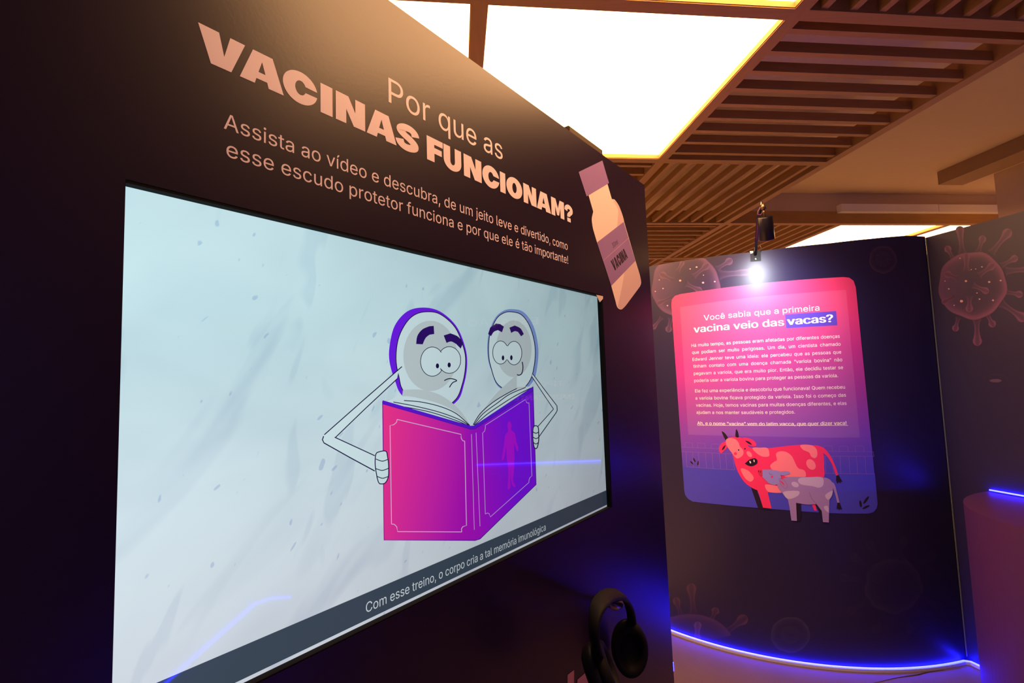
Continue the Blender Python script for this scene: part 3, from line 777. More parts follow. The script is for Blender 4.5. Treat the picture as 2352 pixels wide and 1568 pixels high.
# fence line drawing
a = Art(CW, view=PC, base=.0016); fc = lin((140, 104, 214))
for l in ([(118, 312), (530, 330)], [(118, 360), (665, 385)], [(160, 312), (158, 262), (236, 266), (240, 315)], [(295, 320), (293, 268), (375, 272), (378, 322)], [(443, 325), (441, 277), (522, 280), (525, 330)],
          [(168, 365), (180, 525)], [(240, 368), (250, 530)], [(303, 372), (312, 532)], [(378, 375), (392, 538)], [(450, 380), (462, 545)], [(528, 382), (545, 552)], [(598, 385), (610, 556)], [(672, 388), (692, 560)], [(180, 525), (430, 543), (692, 558)],
          [(1650, 358), (1920, 361), (2190, 362), (2196, 412)], [(1650, 410), (1920, 412), (2196, 412)], [(1655, 352), (1652, 300), (1745, 300), (1750, 356)], [(1822, 358), (1820, 303), (1912, 303), (1918, 360)], [(1995, 358), (1995, 300), (2088, 300), (2090, 360)],
          [(1668, 410), (1678, 595)], [(1750, 412), (1760, 596)], [(1830, 412), (1840, 598)], [(1925, 412), (1940, 600)], [(2008, 412), (2020, 600)], [(2100, 412), (2112, 600)], [(1660, 597), (1930, 600), (2205, 601)]):
    if l == [(1650, 358), (1920, 361), (2190, 362), (2196, 412)]: adopt(a.build('fence_drawing', M_printg), t); a = Art(CW, view=PC, base=.0016)
    a.stroke(l, 3.6, fc)
adopt(a.build('fence_drawing', M_printg), t); a = Art(CW, view=PC, base=.0016)
ink = lin((34, 24, 44))
for q in ((257, 450, 9, 27, -32), (233, 482, 8, 27, -48), (299, 485, 9, 26, 12), (2052, 925, 13, 38, -8), (2112, 883, 13, 50, 36), (2110, 960, 42, 12, -25)):
    if q[0] == 2052: adopt(a.build('leaf_drawing', M_printg), t); a = Art(CW, view=PC, base=.0016)
    a.poly(ell(*q), ink)
adopt(a.build('leaf_drawing', M_printg), t)
# cow
red, pale = lin((232, 52, 118)), lin((240, 128, 160))
a = Art(CW, view=PC, base=.0018)
a.poly(smooth_pts([(1560, 290), (1650, 318), (1722, 400), (1772, 500), (1812, 612)], 5, False) + smooth_pts([(1786, 620), (1745, 500), (1690, 410), (1640, 372), (1580, 340)], 5, False), red)
a.poly([(868, 742), (930, 765), (1002, 965), (1095, 980), (1095, 992), (948, 976)], ink)
a.poly([(1528, 935), (1562, 930), (1580, 1000), (1552, 996)], red)
a.poly(smooth_pts([(650, 206), (740, 206), (800, 236), (838, 300), (890, 322), (1060, 322), (1250, 300), (1400, 287), (1520, 290), (1600, 305), (1640, 350), (1655, 420), (1658, 520), (1640, 650), (1400, 700), (1240, 770), (1200, 805), (1060, 800), (950, 780), (870, 745), (800, 690), (740, 600), (700, 500), (675, 400), (630, 320), (600, 250)], 5), red)
a.poly([(925, 740), (1040, 760), (1070, 880), (1092, 975), (1000, 965), (960, 830)], red)
a.poly(smooth_pts([(600, 255), (555, 270), (530, 310), (526, 355), (550, 376), (580, 350), (615, 310)], 4), red)
a.poly(smooth_pts([(780, 212), (870, 225), (920, 265), (924, 300), (880, 302), (820, 280)], 4), red)
a.poly(smooth_pts([(556, 346), (568, 312), (596, 290), (582, 328)], 4), ink); a.poly(smooth_pts([(808, 244), (850, 254), (882, 287), (842, 274)], 4), ink)
a.poly(smooth_pts([(555, 142), (592, 166), (622, 215), (600, 236), (576, 200)], 4), ink); a.poly(smooth_pts([(712, 118), (730, 150), (738, 205), (704, 200), (704, 150)], 4), ink)
for l in ([(620, 218), (690, 220), (735, 262), (748, 302), (785, 345), (785, 392), (750, 425), (710, 430), (660, 370), (610, 300), (598, 250)], [(885, 322), (970, 318), (1046, 322), (1068, 380), (1060, 412), (1000, 415), (940, 385)],
          [(1140, 385), (1180, 358), (1250, 365), (1310, 410), (1345, 480), (1380, 540), (1440, 560), (1462, 600), (1440, 635), (1240, 630), (1190, 580), (1100, 555), (1078, 510), (1120, 470), (1150, 450)],
          [(1405, 290), (1520, 291), (1576, 335), (1585, 400), (1560, 432), (1520, 415), (1495, 370), (1430, 340)], ell(1517, 500, 45, 62, -35, 14), [(760, 545), (830, 560), (890, 620), (896, 660), (860, 685), (800, 640)],
          [(1020, 725), (1060, 716), (1160, 735), (1200, 770), (1205, 803), (1060, 795)], ell(852, 388, 22, 38, -40, 12)):
    a.poly(smooth_pts(l, 4), pale)
for q, c in (((737, 343, 8, 8), ink), ((805, 330, 8, 8), ink), ((702, 383, 17, 17), red)): a.poly(ell(*q), c)
a.poly([(803, 490)] + smooth_pts([(850, 448), (885, 436), (915, 430)], 4, False) + smooth_pts([(938, 450), (936, 490), (880, 518), (835, 510)], 4, False), ink)
for q in ((862, 474, 8, 15, -25), (903, 460, 6, 15, -10)): a.poly(ell(*q), lin((235, 220, 225)))
a.poly([(1790, 620), (1815, 614), (1835, 650), (1858, 690), (1836, 680), (1838, 702), (1816, 688), (1800, 706), (1785, 672)], ink)
adopt(a.build('cow_drawing', M_printg), t)
# calf
lav, lav2, lav3 = lin((144, 138, 232)), lin((152, 128, 204)), lin((186, 172, 230))
a = Art(CW, view=PC, base=.0032)
a.poly([(1355, 905), (1408, 915), (1412, 1010), (1398, 1106), (1362, 1108)], ink); a.poly([(1560, 925), (1620, 940), (1660, 1080), (1655, 1115), (1640, 1112), (1600, 1010)], ink)
a.poly(smooth_pts([(1700, 680), (1765, 705), (1800, 815), (1824, 912)], 5, False) + smooth_pts([(1800, 916), (1775, 815), (1740, 725), (1715, 710)], 5, False), lav2)
a.poly([(1800, 912), (1825, 910), (1852, 985), (1832, 974), (1815, 990), (1808, 972), (1790, 980)], ink)
a.poly([(1150, 700)] + smooth_pts([(1240, 640), (1300, 632), (1500, 635), (1660, 640), (1730, 672), (1752, 740), (1745, 820), (1715, 880)], 4, False) + [(1708, 1125), (1645, 1120), (1632, 1000)] + smooth_pts([(1575, 925), (1480, 932), (1355, 912)], 4, False) + [(1365, 1108), (1305, 1104), (1285, 960), (1268, 880), (1200, 800), (1160, 750)], lav2)
a.poly([(992, 555), (1080, 553), (1180, 570), (1192, 620)] + smooth_pts([(1205, 680), (1130, 720), (1060, 700)], 4, False) + [(990, 630)], lav)
a.poly(smooth_pts([(1180, 578), (1270, 573), (1286, 598), (1230, 615), (1185, 612)], 4), lav)
a.poly([(945, 560), (992, 558), (996, 626)] + smooth_pts([(965, 618), (946, 592)], 4, False), lin((196, 52, 96)))
for q in ((953, 574, 4, 10, 10), (972, 578, 4, 10, 30)): a.poly(ell(*q), ink)
e2 = smooth_pts([(1175, 650), (1225, 668), (1262, 730), (1246, 758), (1206, 735), (1180, 690)], 5)
a.poly(e2, lav2); a.stroke(e2, 3, lin((120, 92, 140)), closed=True)
a.poly(smooth_pts([(1178, 672), (1212, 688), (1232, 726), (1206, 706)], 4), lin((206, 60, 130)))
for l in ([(1385, 650), (1500, 636), (1636, 640), (1648, 720), (1600, 750), (1540, 735), (1400, 710)], ell(1345, 715, 42, 27, 25, 12), [(1215, 800), (1300, 783), (1390, 790), (1370, 840), (1270, 872)], [(1748, 782), (1690, 810), (1668, 840), (1700, 880), (1738, 840)], [(1655, 955), (1696, 948), (1706, 1015), (1670, 992)]):
    a.poly(smooth_pts(l, 4), lav3)
a.poly(ell(1097, 632, 13, 13), lin((214, 60, 146)))
a.stroke([(1064, 584), (1074, 603), (1100, 606)], 3, lin((100, 80, 140)), smooth=4); a.stroke([(1186, 600), (1196, 640), (1190, 655)], 3, lin((110, 90, 150)), smooth=4); a.stroke([(1497, 797), (1520, 860), (1575, 925)], 3, lin((120, 92, 140)), smooth=4)
adopt(a.build('calf_drawing', M_printg), t)
# text
tw = lin((246, 242, 255))
a = Art(CW, view=PT, base=.0016)
def emof(px_top, px_base, frac): return (a.conv(px_top)[1] - a.conv(px_base)[1]) / frac
a.poly([(1057, 358), (1568, 323), (1580, 465), (1070, 495)], lin((92, 72, 206)))
a.layer = 1.5
adopt(a.build('highlight_box', M_printg), t); a = Art(CW, view=PT, base=.0020)
h1 = emof((252, 362), (258, 415), .727)
a.text('Você sabia que a primeira', (248, 418), (1402, 318), h1, tw, bold=.010)
adopt(a.build('title_lettering', M_printg), t); a = Art(CW, view=PT, base=.0020)
a.text('vacina veio das', (150, 540), (1047, 468), h1 * 1.28, tw, bold=.012, heavy=.022)
adopt(a.build('title_lettering', M_printg), t); a = Art(CW, view=PT, base=.0020)
a.text('vacas?', (1085, 462), (1536, 432), h1 * 1.3, tw, bold=.012, heavy=.035)
adopt(a.build('title_lettering', M_printg), t)
a = Art(CW, view=PT, base=.0016)
hb = emof((128, 652), (126, 683), .727)
ref = a.conv((1588, 983))[0] - a.conv((152, 1033))[0]
body = [((125, 683), (1605, 590), 'Há muito tempo, as pessoas eram afetadas por diferentes doenças'), ((130, 752), (1613, 668), 'que podiam ser muito perigosas. Um dia, um cientista chamado'),
        ((135, 822), (1620, 748), 'Edward Jenner teve uma ideia: ele percebeu que as pessoas que'), ((143, 890), (1630, 824), 'tinham contato com uma doença chamada “varíola bovina” não'),
        ((148, 962), (1638, 902), 'pegavam a varíola, que era muito pior. Então, ele decidiu testar se'), ((152, 1033), (1588, 983), 'poderia usar a varíola bovina para proteger as pessoas da varíola.'),
        ((160, 1136), (1658, 1098), 'Ele fez uma experiência e descobriu que funcionava! Quem recebeu'), ((165, 1208), (1667, 1178), 'a varíola bovina ficava protegido da varíola. Isso foi o começo das'),
        ((170, 1278), (1673, 1260), 'vacinas. Hoje, temos vacinas para muitas doenças diferentes, e elas'), ((175, 1350), (1158, 1347), 'ajudam a nos manter saudáveis e protegidos.')]
def natural(txt):
    xs_ = [q[0] for q in line_mesh(txt)[0]]; return max(xs_) - min(xs_)
kx = ref / natural(body[5][2])
for q0, q1, txt in body: a.text(txt, q0, q1, hb, tw, bold=.013, spread=kx)
a.text('Ah, e o nome “vacina” vem do latim vacca, que quer dizer vaca!', (183, 1458), (1672, 1458), hb, tw, bold=.012, heavy=.014)
a.stroke([(183, 1465), (900, 1467), (1686, 1466)], 4, tw)
adopt(a.build('body_lettering', M_printg), t)

# ------------------------------------------------------------------ viruses printed on the walls
def mixc(a_, b_, k): return tuple(p_ + (q_ - p_) * k for p_, q_ in zip(a_, b_))
RIM = (0.150, 0.052, 0.150)
def club(a, base, tip, neck, r, rim, ground, k=1.0, lo=None, hi=None):
    """a stalk with a drop-shaped end, bright at its outline"""
    b, t_ = np.array(base, float), np.array(tip, float); d = t_ - b; L = np.linalg.norm(d); d /= L; n = np.array([-d[1], d[0]])
    st = [(0, neck * 1.7), (.10, neck * 1.15), (.25, neck * .85), (.45, neck * .8), (.6, neck)]
    c0 = 1 - r / L
    for ang in np.linspace(125, 0, 9): st.append((c0 + math.cos(math.radians(ang)) * r / L, r * math.sin(math.radians(ang))))
    st = [q for i, q in enumerate(st) if i < 5 or q[0] > .62]
    rows, cols = [], []
    for i, (u, w) in enumerate(st):
        f = min(1, .25 + u * .9)
        rows.append([tuple(b + d * u * L + n * w * x) for x in (-1, -.72, -.3, .3, .72, 1)])
        c = mixc(ground, rim, f * k); m_ = mixc(ground, rim, f * k * .35)
        cols.append([mixc(ground, c, .55), c, m_, m_, c, mixc(ground, c, .55)] if i < len(st) - 2 else [c] * 6)
    a.grid(rows, cols, lo, hi)
def ball(a, cx, cy, rx, ry, rim, ground, side=None, k=1.0, wob=.02, a0=0, a1=360, lo=None, hi=None):
    rad = [1.0, .965, .92, .84, .77, .70, .61, .52, .43, .34, .25, .17, .09, .01]; al = [.55, 1.0, .80, .38, .25, .16, .14, .12, .10, .09, .09, .08, .08, .08]
    T = np.linspace(math.radians(a0), math.radians(a1), 60); rows, cols = [], []
    for rr_, f in zip(rad, al):
        R_, C_ = [], []
        for t_ in T:
            w = 1 + wob * math.sin(5 * t_ + 1) + wob * .7 * math.sin(9 * t_)
            q = (cx + rx * rr_ * w * math.cos(t_), cy + ry * rr_ * w * math.sin(t_)); R_.append(q)
            c = mixc(ground, rim, f * k)
            if side and rr_ < .99: c = mixc(c, side, max(0, -math.cos(t_)) ** 2 * .8 * min(1, rr_ * 1.15))
            C_.append(c)
        rows.append(R_); cols.append(C_)
    a.grid(rows, cols, lo, hi)
def dots(a, L, col):
    for x, y, r in L: a.poly(ell(x, y, r, r * .8, 0, 10), col)
VIO = (0.075, 0.040, 0.135)
# round wall, upper end: partly behind the information panel
a = Art(CW, view=crop(1480, 560, 5.225), base=.0003)
G_ = ROUND_C; r2 = (0.12, 0.055, 0.14)
for b, tp, nk, r in (((870, 300), (1055, 185), 26, 46), ((900, 370), (1330, 330), 42, 50), ((320, 890), (285, 1060), 26, 42), ((210, 880), (98, 1020), 20, 30)):
    club(a, b, tp, nk, r, r2, G_)
TOPZ = lambda s_: float(np.interp(s_, tx, tz)) - .001
ball(a, 497, 505, 412, 400, r2, G_, VIO, hi=TOPZ)
for b, tp, nk, r in (((350, 440), (185, 355), 30, 46), ((400, 330), (468, 205), 24, 30), ((590, 390), (775, 240), 26, 46), ((505, 480), (690, 570), 26, 40), ((330, 640), (150, 720), 24, 40)):
    club(a, b, tp, nk, r, r2, mixc(G_, r2, .12), hi=TOPZ)
dots(a, [(627, 278, 12), (550, 300, 9), (430, 440, 14), (705, 465, 14), (845, 452, 11), (225, 535, 9), (132, 570, 8), (278, 740, 9), (180, 432, 7), (710, 375, 7)], lin((196, 160, 176)))
o = a.build('virus_print', M_printg); tag(o, 'printed virus in the upper end of the round wall, half covered by the pink panel', 'picture', 'virus prints on the walls')
# right wall
a = Art(RW, view=crop(2120, 500, 4.9), base=.0005)
for b, tp, nk, r in (((345, 470), (262, 318), 24, 42), ((445, 400), (412, 92), 34, 50), ((625, 385), (682, 200), 26, 44), ((770, 400), (985, 132), 34, 58), ((880, 540), (1066, 440), 26, 42), ((930, 600), (1300, 570), 34, 40),
                     ((930, 835), (1125, 868), 24, 42), ((880, 960), (1160, 1150), 34, 58), ((715, 1070), (800, 1228), 26, 44), ((605, 1140), (615, 1440), 36, 54), ((400, 1120), (358, 1278), 24, 40)):
    club(a, b, tp, nk, r, RIM, ROUND_C)
ball(a, 558, 760, 385, 380, RIM, ROUND_C, VIO)
for b, tp, nk, r in (((490, 600), (490, 400), 34, 42), ((400, 680), (245, 625), 30, 46), ((630, 650), (805, 520), 28, 46), ((560, 760), (742, 835), 28, 40), ((360, 880), (215, 960), 28, 42), ((525, 880), (522, 1062), 30, 44)):
    club(a, b, tp, nk, r, RIM, mixc(ROUND_C, RIM, .1))
dots(a, [(418, 456, 8), (665, 552, 9), (485, 712, 14), (747, 722, 14), (876, 706, 11), (292, 800, 10), (435, 938, 18), (638, 915, 10), (790, 928, 12), (545, 582, 7), (595, 576, 7), (250, 712, 7), (352, 985, 8), (610, 846, 8)], lin((186, 150, 160)))
o = a.build('virus_print', M_printg); tag(o, 'printed spiky virus on the straight wall beyond the corner', 'picture', 'virus prints on the walls')
# low left end of the round wall
a = Art(CW, view=crop(1540, 1180, 3.36), base=.0003)
for b, tp, nk, r in (((85, 790), (38, 645), 18, 30), ((178, 770), (158, 536), 24, 40), ((312, 830), (358, 722), 20, 34), ((420, 920), (590, 790), 26, 44)):
    club(a, b, tp, nk, r, (.07, .03, .08), G_)
T = np.linspace(math.radians(185), math.radians(342), 40); rows, cols = [], []
for rr_, f in ((1, .5), (.97, 1), (.92, .8), (.82, .45), (.7, .36), (.6, .3), (.5, .27), (.4, .25), (.3, .22), (.2, .21), (.1, .2), (.02, .2)):
    rows.append([(150 + 335 * rr_ * math.cos(t_), 1010 + 240 * rr_ * math.sin(t_)) for t_ in T]); cols.append([mixc(G_, (.065, .03, .10), f * .8)] * len(T))
a.grid(rows, cols, .012)
club(a, (205, 960), (212, 830), 24, 30, (.10, .05, .14), mixc(G_, (.065, .03, .10), .4))
o = a.build('virus_print', M_printg); tag(o, 'printed virus dome low on the round wall, just above the strip of light', 'picture', 'virus prints on the walls')
# pale cell, faint virus, small cell
a = Art(CW, view=crop(1540, 1180, 3.36), base=.0003)
ball(a, 925, 932, 152, 140, (.04, .034, .10), G_, k=.8, wob=.012)
for k in range(14):
    t_ = k * 2 * math.pi / 14; club(a, (925, 932), (925 + 75 * math.cos(t_), 932 + 72 * math.sin(t_)), 9, 12, (.04, .034, .10), G_, .55)
o = a.build('cell_print', M_printg); tag(o, 'faint printed round cell near the foot of the round wall', 'picture', 'faint cells on the walls')
a = Art(CW, view=crop(1540, 1180, 3.36), base=.0003); fr = (.030, .022, .075)
ball(a, 1720, 555, 225, 215, fr, G_, k=.8, wob=.03)
for ang in (-78, -118, -142, -170, 25, -40, 70, 110, 148):
    t_ = math.radians(ang); club(a, (1720 + 215 * math.cos(t_), 555 + 205 * math.sin(t_)), (1720 + 420 * math.cos(t_), 555 + 390 * math.sin(t_)), 18, 34, fr, G_, .6)
for ang in (10, 80, 150, 200, 260, 320):
    t_ = math.radians(ang); club(a, (1720 + 60 * math.cos(t_), 555 + 60 * math.sin(t_)), (1720 + 170 * math.cos(t_), 555 + 165 * math.sin(t_)), 18, 34, fr, G_, .5)
o = a.build('virus_print', M_printg); tag(o, 'very faint printed virus in the dark lower half of the round wall', 'picture', 'virus prints on the walls')
a = Art(CW, view=WHOLE, base=.0003)
ball(a, 2028, 596, 32, 32, (.06, .03, .075), G_, k=.7)
for k in range(10):
    t_ = k * math.pi / 5; club(a, (2028, 595), (2028 + 18 * math.cos(t_), 595 + 18 * math.sin(t_)), 2.4, 3.4, (.06, .03, .075), G_, .7)
o = a.build('cell_print', M_printg); tag(o, 'small faint printed cell high on the round wall near the corner', 'picture', 'faint cells on the walls')
a = Art(RW, view=WHOLE, base=.0005)
a.poly(ell(2287, 874, 14, 4, 0, 20), (.08, .05, .12)); a.stroke(ell(2287, 872, 28, 12, 0, 30, 170, 380), 2, (.03, .018, .05))
o = a.build('cell_print', M_printg); tag(o, 'thin pale printed smudge on the straight wall above the plinth', 'picture', 'faint cells on the walls')

# sign lettering further along the straight wall, mirrored in the television
a = Art(RW, base=.0008); wt = lin((236, 226, 236))
def wall_line(body, s0, s1, z, h, bold):
    vs, fs = line_mesh(body, bold)
    x0 = min(q[0] for q in vs); w = max(q[0] for q in vs) - x0
    a._add([(s0 + (s1 - s0) * (q[0] - x0) / w, z + q[1] * h) for q in vs], fs, wt)
t = empty('wall_lettering', tuple(RW.p(.8, 1.6, .001))); tag(t, 'white heading on the straight wall past the picture edge, mirrored faintly in the television', 'lettering')
for body_, s0_, s1_, z_, h_l in (('TIPOS DE', .58, .93, 1.535, .075), ('IMUNIZANTES', .49, 1.02, 1.43, .075), ('ESTAÇÃO', .76, 1.32, 2.03, .11)):
    a = Art(RW, base=.0008); wall_line(body_, s0_, s1_, z_, h_l, .05); adopt(a.build('lettering_line', M_printg), t)

# ------------------------------------------------------------------ strips of blue light
def led(name, label, pts, ups, outs, r=.0048, channel=True):
    """pts along the foot of a wall; outs = direction away from the wall at each point"""
    t = empty(name, tuple(pts[len(pts) // 2])); tag(t, label, 'light strip', 'blue strips of light')
    bm = bmesh.new(); tube(bm, [np.array(p) + np.array(o) * .010 + np.array([0, 0, .004]) for p, o in zip(pts, outs)], r, 8)
    adopt(bm_obj('light_tube', bm, M_led, t, True), t)
    if channel:
        bm = bmesh.new(); sweep(bm, [(p, o, (0, 0, 1)) for p, o in zip(pts, outs)], [(.0008, -.0125), (.018, -.0125), (.018, .0015), (.0165, .0015), (.0165, -.0025), (.0008, -.0025)])
        adopt(bm_obj('channel', bm, M_channel, t), t)
    return t
pts, outs = [], []
for i in range(90):
    s_ = A0 + .02 + (A1 - A0 - .055) * i / 89; pts.append(CW.p(s_, 0.0)); o_ = CW.p(s_, 0, 1) - CW.p(s_, 0, 0); outs.append(o_)
for k, s_ in enumerate((.030, .07, .115)): pts.append(RW.p(s_, 0.0)); outs.append(RNOR)
led('light_strip', 'long curved strip of blue light along the foot of the round wall', pts, None, outs)
pts = [RW.p(s_, 0.0) for s_ in (2.72, 2.75, 2.78, 2.81)] + [RW.p(2.86, 0, .01), RW.p(2.90, 0, .04)]; outs = [RNOR] * 5 + [(RNOR + bn) / np.linalg.norm(RNOR + bn)]
for k in range(5): pts.append(BW.p(.10 + (BW_L - .12) * k / 4, 0.0, .0)); outs.append(bn)
led('light_strip', 'strip of blue light out of frame, seen as a bent line mirrored in the television', pts, None, outs, r=.0034)
PL_Z = .935; PL_S = .738; PL_R = .552; PL_B = .57
led('light_strip', 'straight strip of blue light where the plinth top meets the wall', [RW.p(PL_S - PL_R + .012 + (2 * PL_R - .024) * k / 12, PL_Z + .006) for k in range(13)], None, [RNOR] * 13, r=.004, channel=False)
sE = end_at(.1)
q0, q1 = SW.px(1551, 1516), SW.px(1551, 1537)
bm = bmesh.new(); tube(bm, [SW.p(end_at(q0[1]) + .0045, q0[1], -.003), SW.p(end_at(q1[1]) + .0045, q1[1], -.003)], .003, 8)
o = bm_obj('light_strip', bm, M_led); tag(o, 'tiny glowing blue stub at the foot of the screen wall end', 'light strip', 'blue strips of light')

# ------------------------------------------------------------------ plinth against the straight wall
bm = bmesh.new(); seg = 64; ring = [RW.p(PL_S - PL_R * math.cos(math.pi * k / seg), 0, .0015 + PL_B * math.sin(math.pi * k / seg)) for k in range(seg + 1)]
t = empty('plinth', tuple(RW.p(PL_S, FLOOR_Z, .2))); tag(t, 'half-round mauve plinth against the straight wall, cut by the right edge', 'plinth')
lo = [bm.verts.new((p[0], p[1], FLOOR_Z)) for p in ring]; hi = [bm.verts.new((p[0], p[1], PL_Z - .018)) for p in ring]
for k in range(seg): bm.faces.new((lo[k], lo[k + 1], hi[k + 1], hi[k]))
bm.faces.new((lo[-1], lo[0], hi[0], hi[-1])); bm.faces.new(lo[::-1]); bm.faces.new(hi)
adopt(bm_obj('body', bm, M_plinth, t), t)
bm = bmesh.new(); lo = [bm.verts.new((p[0], p[1], PL_Z - .018)) for p in ring]; hi = [bm.verts.new((p[0], p[1], PL_Z)) for p in ring]
for k in range(seg): bm.faces.new((lo[k], lo[k + 1], hi[k + 1], hi[k]))
bm.faces.new((lo[-1], lo[0], hi[0], hi[-1])); bm.faces.new(lo[::-1]); bm.faces.new(hi)
adopt(bm_obj('top', bm, M_plinth, t), t)

# ------------------------------------------------------------------ arm spotlight clamped on the round wall
def at_round(x, y, off):
    r = ray(x, y); h = math.hypot(r[0], r[1]); u = r[:2] / h; b = u @ ARC_C; c = ARC_C @ ARC_C - (ARC_R + off) ** 2
    tt = b - math.sqrt(max(0, b * b - c)); return np.array([u[0] * tt, u[1] * tt, EYE + r[2] / h * tt])
sp_s, sp_z = CW.px(1735, 588)
OUT = CW.p(sp_s, 0, 1) - CW.p(sp_s, 0, 0); TAN = np.array([-OUT[1], OUT[0], 0])
t = empty('spotlight', tuple(CW.p(sp_s, sp_z, .01))); tag(t, 'black arm spotlight clamped to the top edge of the round wall', 'spotlight')
bm = bmesh.new(); q = [CW.px(x, y) for x, y in ((1723, 577), (1747, 575), (1748, 599), (1724, 601))]
hexa(bm, [CW.p(s_, z, o) for o in (.0012, .004) for s_, z in q])
adopt(bm_obj('clamp_plate', bm, M_black, t), t)
bm = bmesh.new(); lathe(bm, [(0, .007), (.004, .0065), (.006, .004), (.006, 0), (0, 0)], CW.p(*CW.px(1735.5, 595), .004), OUT, 16); adopt(bm_obj('screw', bm, M_steel, t), t)
bm = bmesh.new(); q = [CW.px(x, y) for x, y in ((1722, 577), (1730, 576.5), (1730, 581), (1724, 583))]; hexa(bm, [CW.p(s_, z, o) for o in (.0045, .0055) for s_, z in q]); adopt(bm_obj('sticker', bm, M_white, t), t)
arm0 = CW.p(*CW.px(1735, 585), .012); arm1 = at_round(1741, 500, .36); arm2 = at_round(1748, 476, .47)
bm = bmesh.new(); tube(bm, [arm0, arm0 + (arm1 - arm0) * .5, arm1, arm2], [.0085, .0085, .008, .007], 10); adopt(bm_obj('arm', bm, M_blackm, t, True), t)
top = at_round(1756.5, 497, .475); bot = at_round(1762, 551, .43); ax = (bot - top); hl = np.linalg.norm(ax); ax /= hl
LR = .036
bm = bmesh.new(); lathe(bm, [(0, -.001), (LR - .004, 0), (LR, .005), (LR, hl - .004), (LR - .003, hl), (LR - .006, hl), (LR - .008, hl - .02), (0, hl - .022)], top, ax, 40)
BEAM = CW.p(*CW.px(1750, 725), 0) - bot; BEAM /= np.linalg.norm(BEAM)
body_ = bm_obj('lamp_housing', bm, M_blackm, t, True); adopt(body_, t)
bm = bmesh.new(); lathe(bm, [(0, 0), (LR - .010, 0), (LR - .010, .002), (0, .002)], top + ax * (hl - .0215), ax, 32)
adopt(bm_obj('lamp_lens', bm, mat('lamp lens', (.8, .8, .8), emit=(1, .97, .93), power=30), t), t)
kn = at_round(1754, 480, .485)
bm = bmesh.new(); tube(bm, [top - ax * .001, top - ax * .022, kn], [.006, .006, .005], 10); lathe(bm, [(0, 0), (.014, 0), (.010, .016), (.004, .026), (0, .026)], kn, -ax, 16)
adopt(bm_obj('knuckle', bm, M_brass, t, True), t)
bm = bmesh.new(); tube(bm, [arm2, at_round(1742, 484, .47), at_round(1740, 492, .47), at_round(1747, 494, .47), at_round(1752, 488, .48), kn], .0035, 8); adopt(bm_obj('cable', bm, mat('violet cable', (.09, .03, .10), rough=.5), t, True), t)
bm = bmesh.new(); tube(bm, [at_round(1749.5, 462, .47), arm2], .004, 8); adopt(bm_obj('pin', bm, M_steel, t, True), t)
bm = bmesh.new(); tube(bm, [CW.p(*CW.px(1747, 579), .004), at_round(1750, 572, .02), at_round(1746, 564, .03), at_round(1740, 568, .02)], .002, 6); adopt(bm_obj('wire_loop', bm, M_brass, t, True), t)
ld = bpy.data.lights.new('spot', 'SPOT'); ld.energy = 36; ld.spot_size = math.radians(116); ld.spot_blend = 1; ld.shadow_soft_size = .025; ld.color = (.90, .93, 1)
lo_ = bpy.data.objects.new('lamp_beam', ld); COL.objects.link(lo_); lo_.matrix_world = Matrix.Translation(Vector(bot + ax * .002)) @ Vector(BEAM).to_track_quat('-Z', 'Y').to_matrix().to_4x4()
lo_.parent = t; lo_.matrix_parent_inverse = Matrix.Translation(-t.location)

# ------------------------------------------------------------------ headphones on a hook
def at_sw(x, y, off):
    r = ray(x, y); e_ = np.array([0, 0, EYE]); o_ = SW.p(0, 0, off); tt = (WNOR @ (o_ - e_)) / (WNOR @ r); return e_ + r * tt
hk = at_sw(1420, 1392, 0)
t = empty('headphone_hook', tuple(hk)); tag(t, 'small dull metal hook holding the headphones on the screen wall', 'hook')
hk_bm = bmesh.new(); tube(hk_bm, [at_sw(1430, 1386, .003), at_sw(1424, 1389, .05), at_sw(1414, 1393, .10), at_sw(1400, 1388, .125)], [.008, .009, .009, .007], 10); adopt(bm_obj('peg', hk_bm, M_brass, t, True), t)
hk_bm = bmesh.new(); q = [SW.px(x, y) for x, y in ((1421, 1372), (1441, 1376), (1443, 1398), (1422, 1395))]; hexa(hk_bm, [SW.p(s_, z, o) for o in (.0005, .004) for s_, z in q]); adopt(bm_obj('plate', hk_bm, M_blackm, t), t)
t = empty('headphones', tuple(at_sw(1405, 1480, .08))); tag(t, 'black over-ear headphones hanging low on the screen wall', 'headphones')
band = [(1374, 1500, .15), (1364, 1460, .16), (1366, 1420, .16), (1376, 1390, .155), (1392, 1370, .14), (1410, 1364, .12), (1428, 1368, .10), (1442, 1386, .08), (1450, 1412, .065), (1452, 1440, .055)]
bp_ = [at_sw(*q) for q in smooth_pts(band, 4, False)]
bm = bmesh.new(); fr_ = []
for i, p_ in enumerate(bp_):
    tt = bp_[min(i + 1, len(bp_) - 1)] - bp_[max(i - 1, 0)]; tt /= np.linalg.norm(tt); wv = np.array([WNOR[0], WNOR[1], 0]) * .75 - WDIR * .65; wv -= tt * (wv @ tt); wv /= np.linalg.norm(wv); fr_.append((p_, wv, np.cross(tt, wv)))
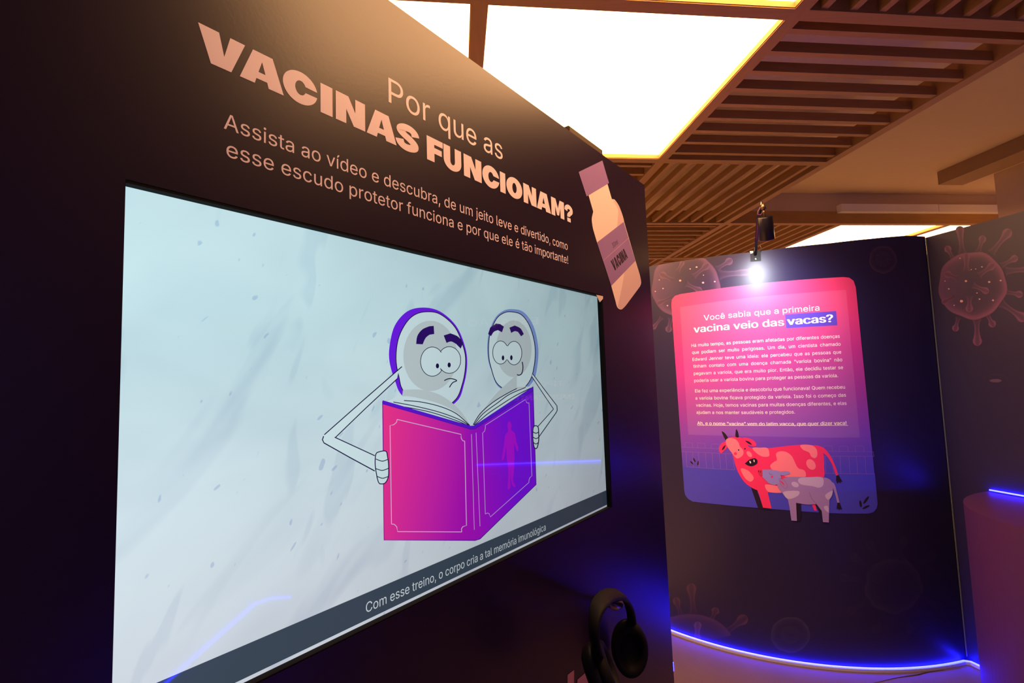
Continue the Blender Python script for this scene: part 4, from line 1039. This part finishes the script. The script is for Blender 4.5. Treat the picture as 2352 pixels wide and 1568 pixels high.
sweep(bm, fr_, [(.021, 0), (.017, .006), (0, .009), (-.017, .006), (-.021, 0), (-.017, -.005), (0, -.007), (.017, -.005)]); adopt(bm_obj('headband', bm, M_pad, t, True), t)
def cup(x, y, off, axis, rx, ry, depth):
    c = at_sw(x, y, off); axis = axis / np.linalg.norm(axis); zz = np.array([0, 0, 1.]) - axis * axis[2]; zz /= np.linalg.norm(zz); xx = np.cross(axis, zz)
    def ringed(prof):
        bm = bmesh.new(); rings = []
        for r, h in prof: rings.append([bm.verts.new(tuple(c + axis * h + xx * rx * r * math.cos(a_) + zz * ry * r * math.sin(a_))) for a_ in [2 * math.pi * k / 36 for k in range(36)]])
        for A_, B_ in zip(rings, rings[1:]):
            for k in range(36): bm.faces.new((A_[k], A_[(k + 1) % 36], B_[(k + 1) % 36], B_[k]))
        bm.faces.new(rings[0][::-1]); bm.faces.new(rings[-1]); return bm
    shell = adopt(bm_obj('ear_cup', ringed([(.35, -depth), (.7, -depth * .95), (.92, -depth * .7), (1.0, -depth * .3), (.98, -.002)]), M_black, t, True), t)
    pad = bm_obj('ear_pad', ringed([(.95, -.001), (1.0, .006), (.99, .014), (.90, .021), (.76, .022), (.64, .016), (.58, .004), (.56, -.0005)]), M_pad, None, True)
    pad.parent = shell; pad.matrix_parent_inverse = shell.matrix_world.inverted() @ Matrix.Translation(t.location) @ Matrix.Translation(-t.location)
    return shell, c, axis, xx, zz
cup(1446, 1488, .055, -WDIR * .75 + WNOR * .66, .05, .075, .035)
sh, c_, a_x, x_x, z_z = cup(1386, 1541, .15, WDIR * .45 + WNOR * .75 + np.array([0, 0, .35]), .055, .062, .035)
for p0_, p1_ in (((1452, 1438, .055), (1452, 1462, .05)), ((1374, 1498, .15), (1376, 1520, .15))):
    bm = bmesh.new(); tube(bm, [at_sw(*p0_), at_sw(*p1_)], [.010, .013], 10); adopt(bm_obj('yoke', bm, M_black, t, True), t)

# ------------------------------------------------------------------ ceiling of the hall beyond the wooden grid
def at_z(x, y, z):
    r = ray(x, y); k = (z - EYE) / r[2]; return r * k + np.array([0, 0, EYE])
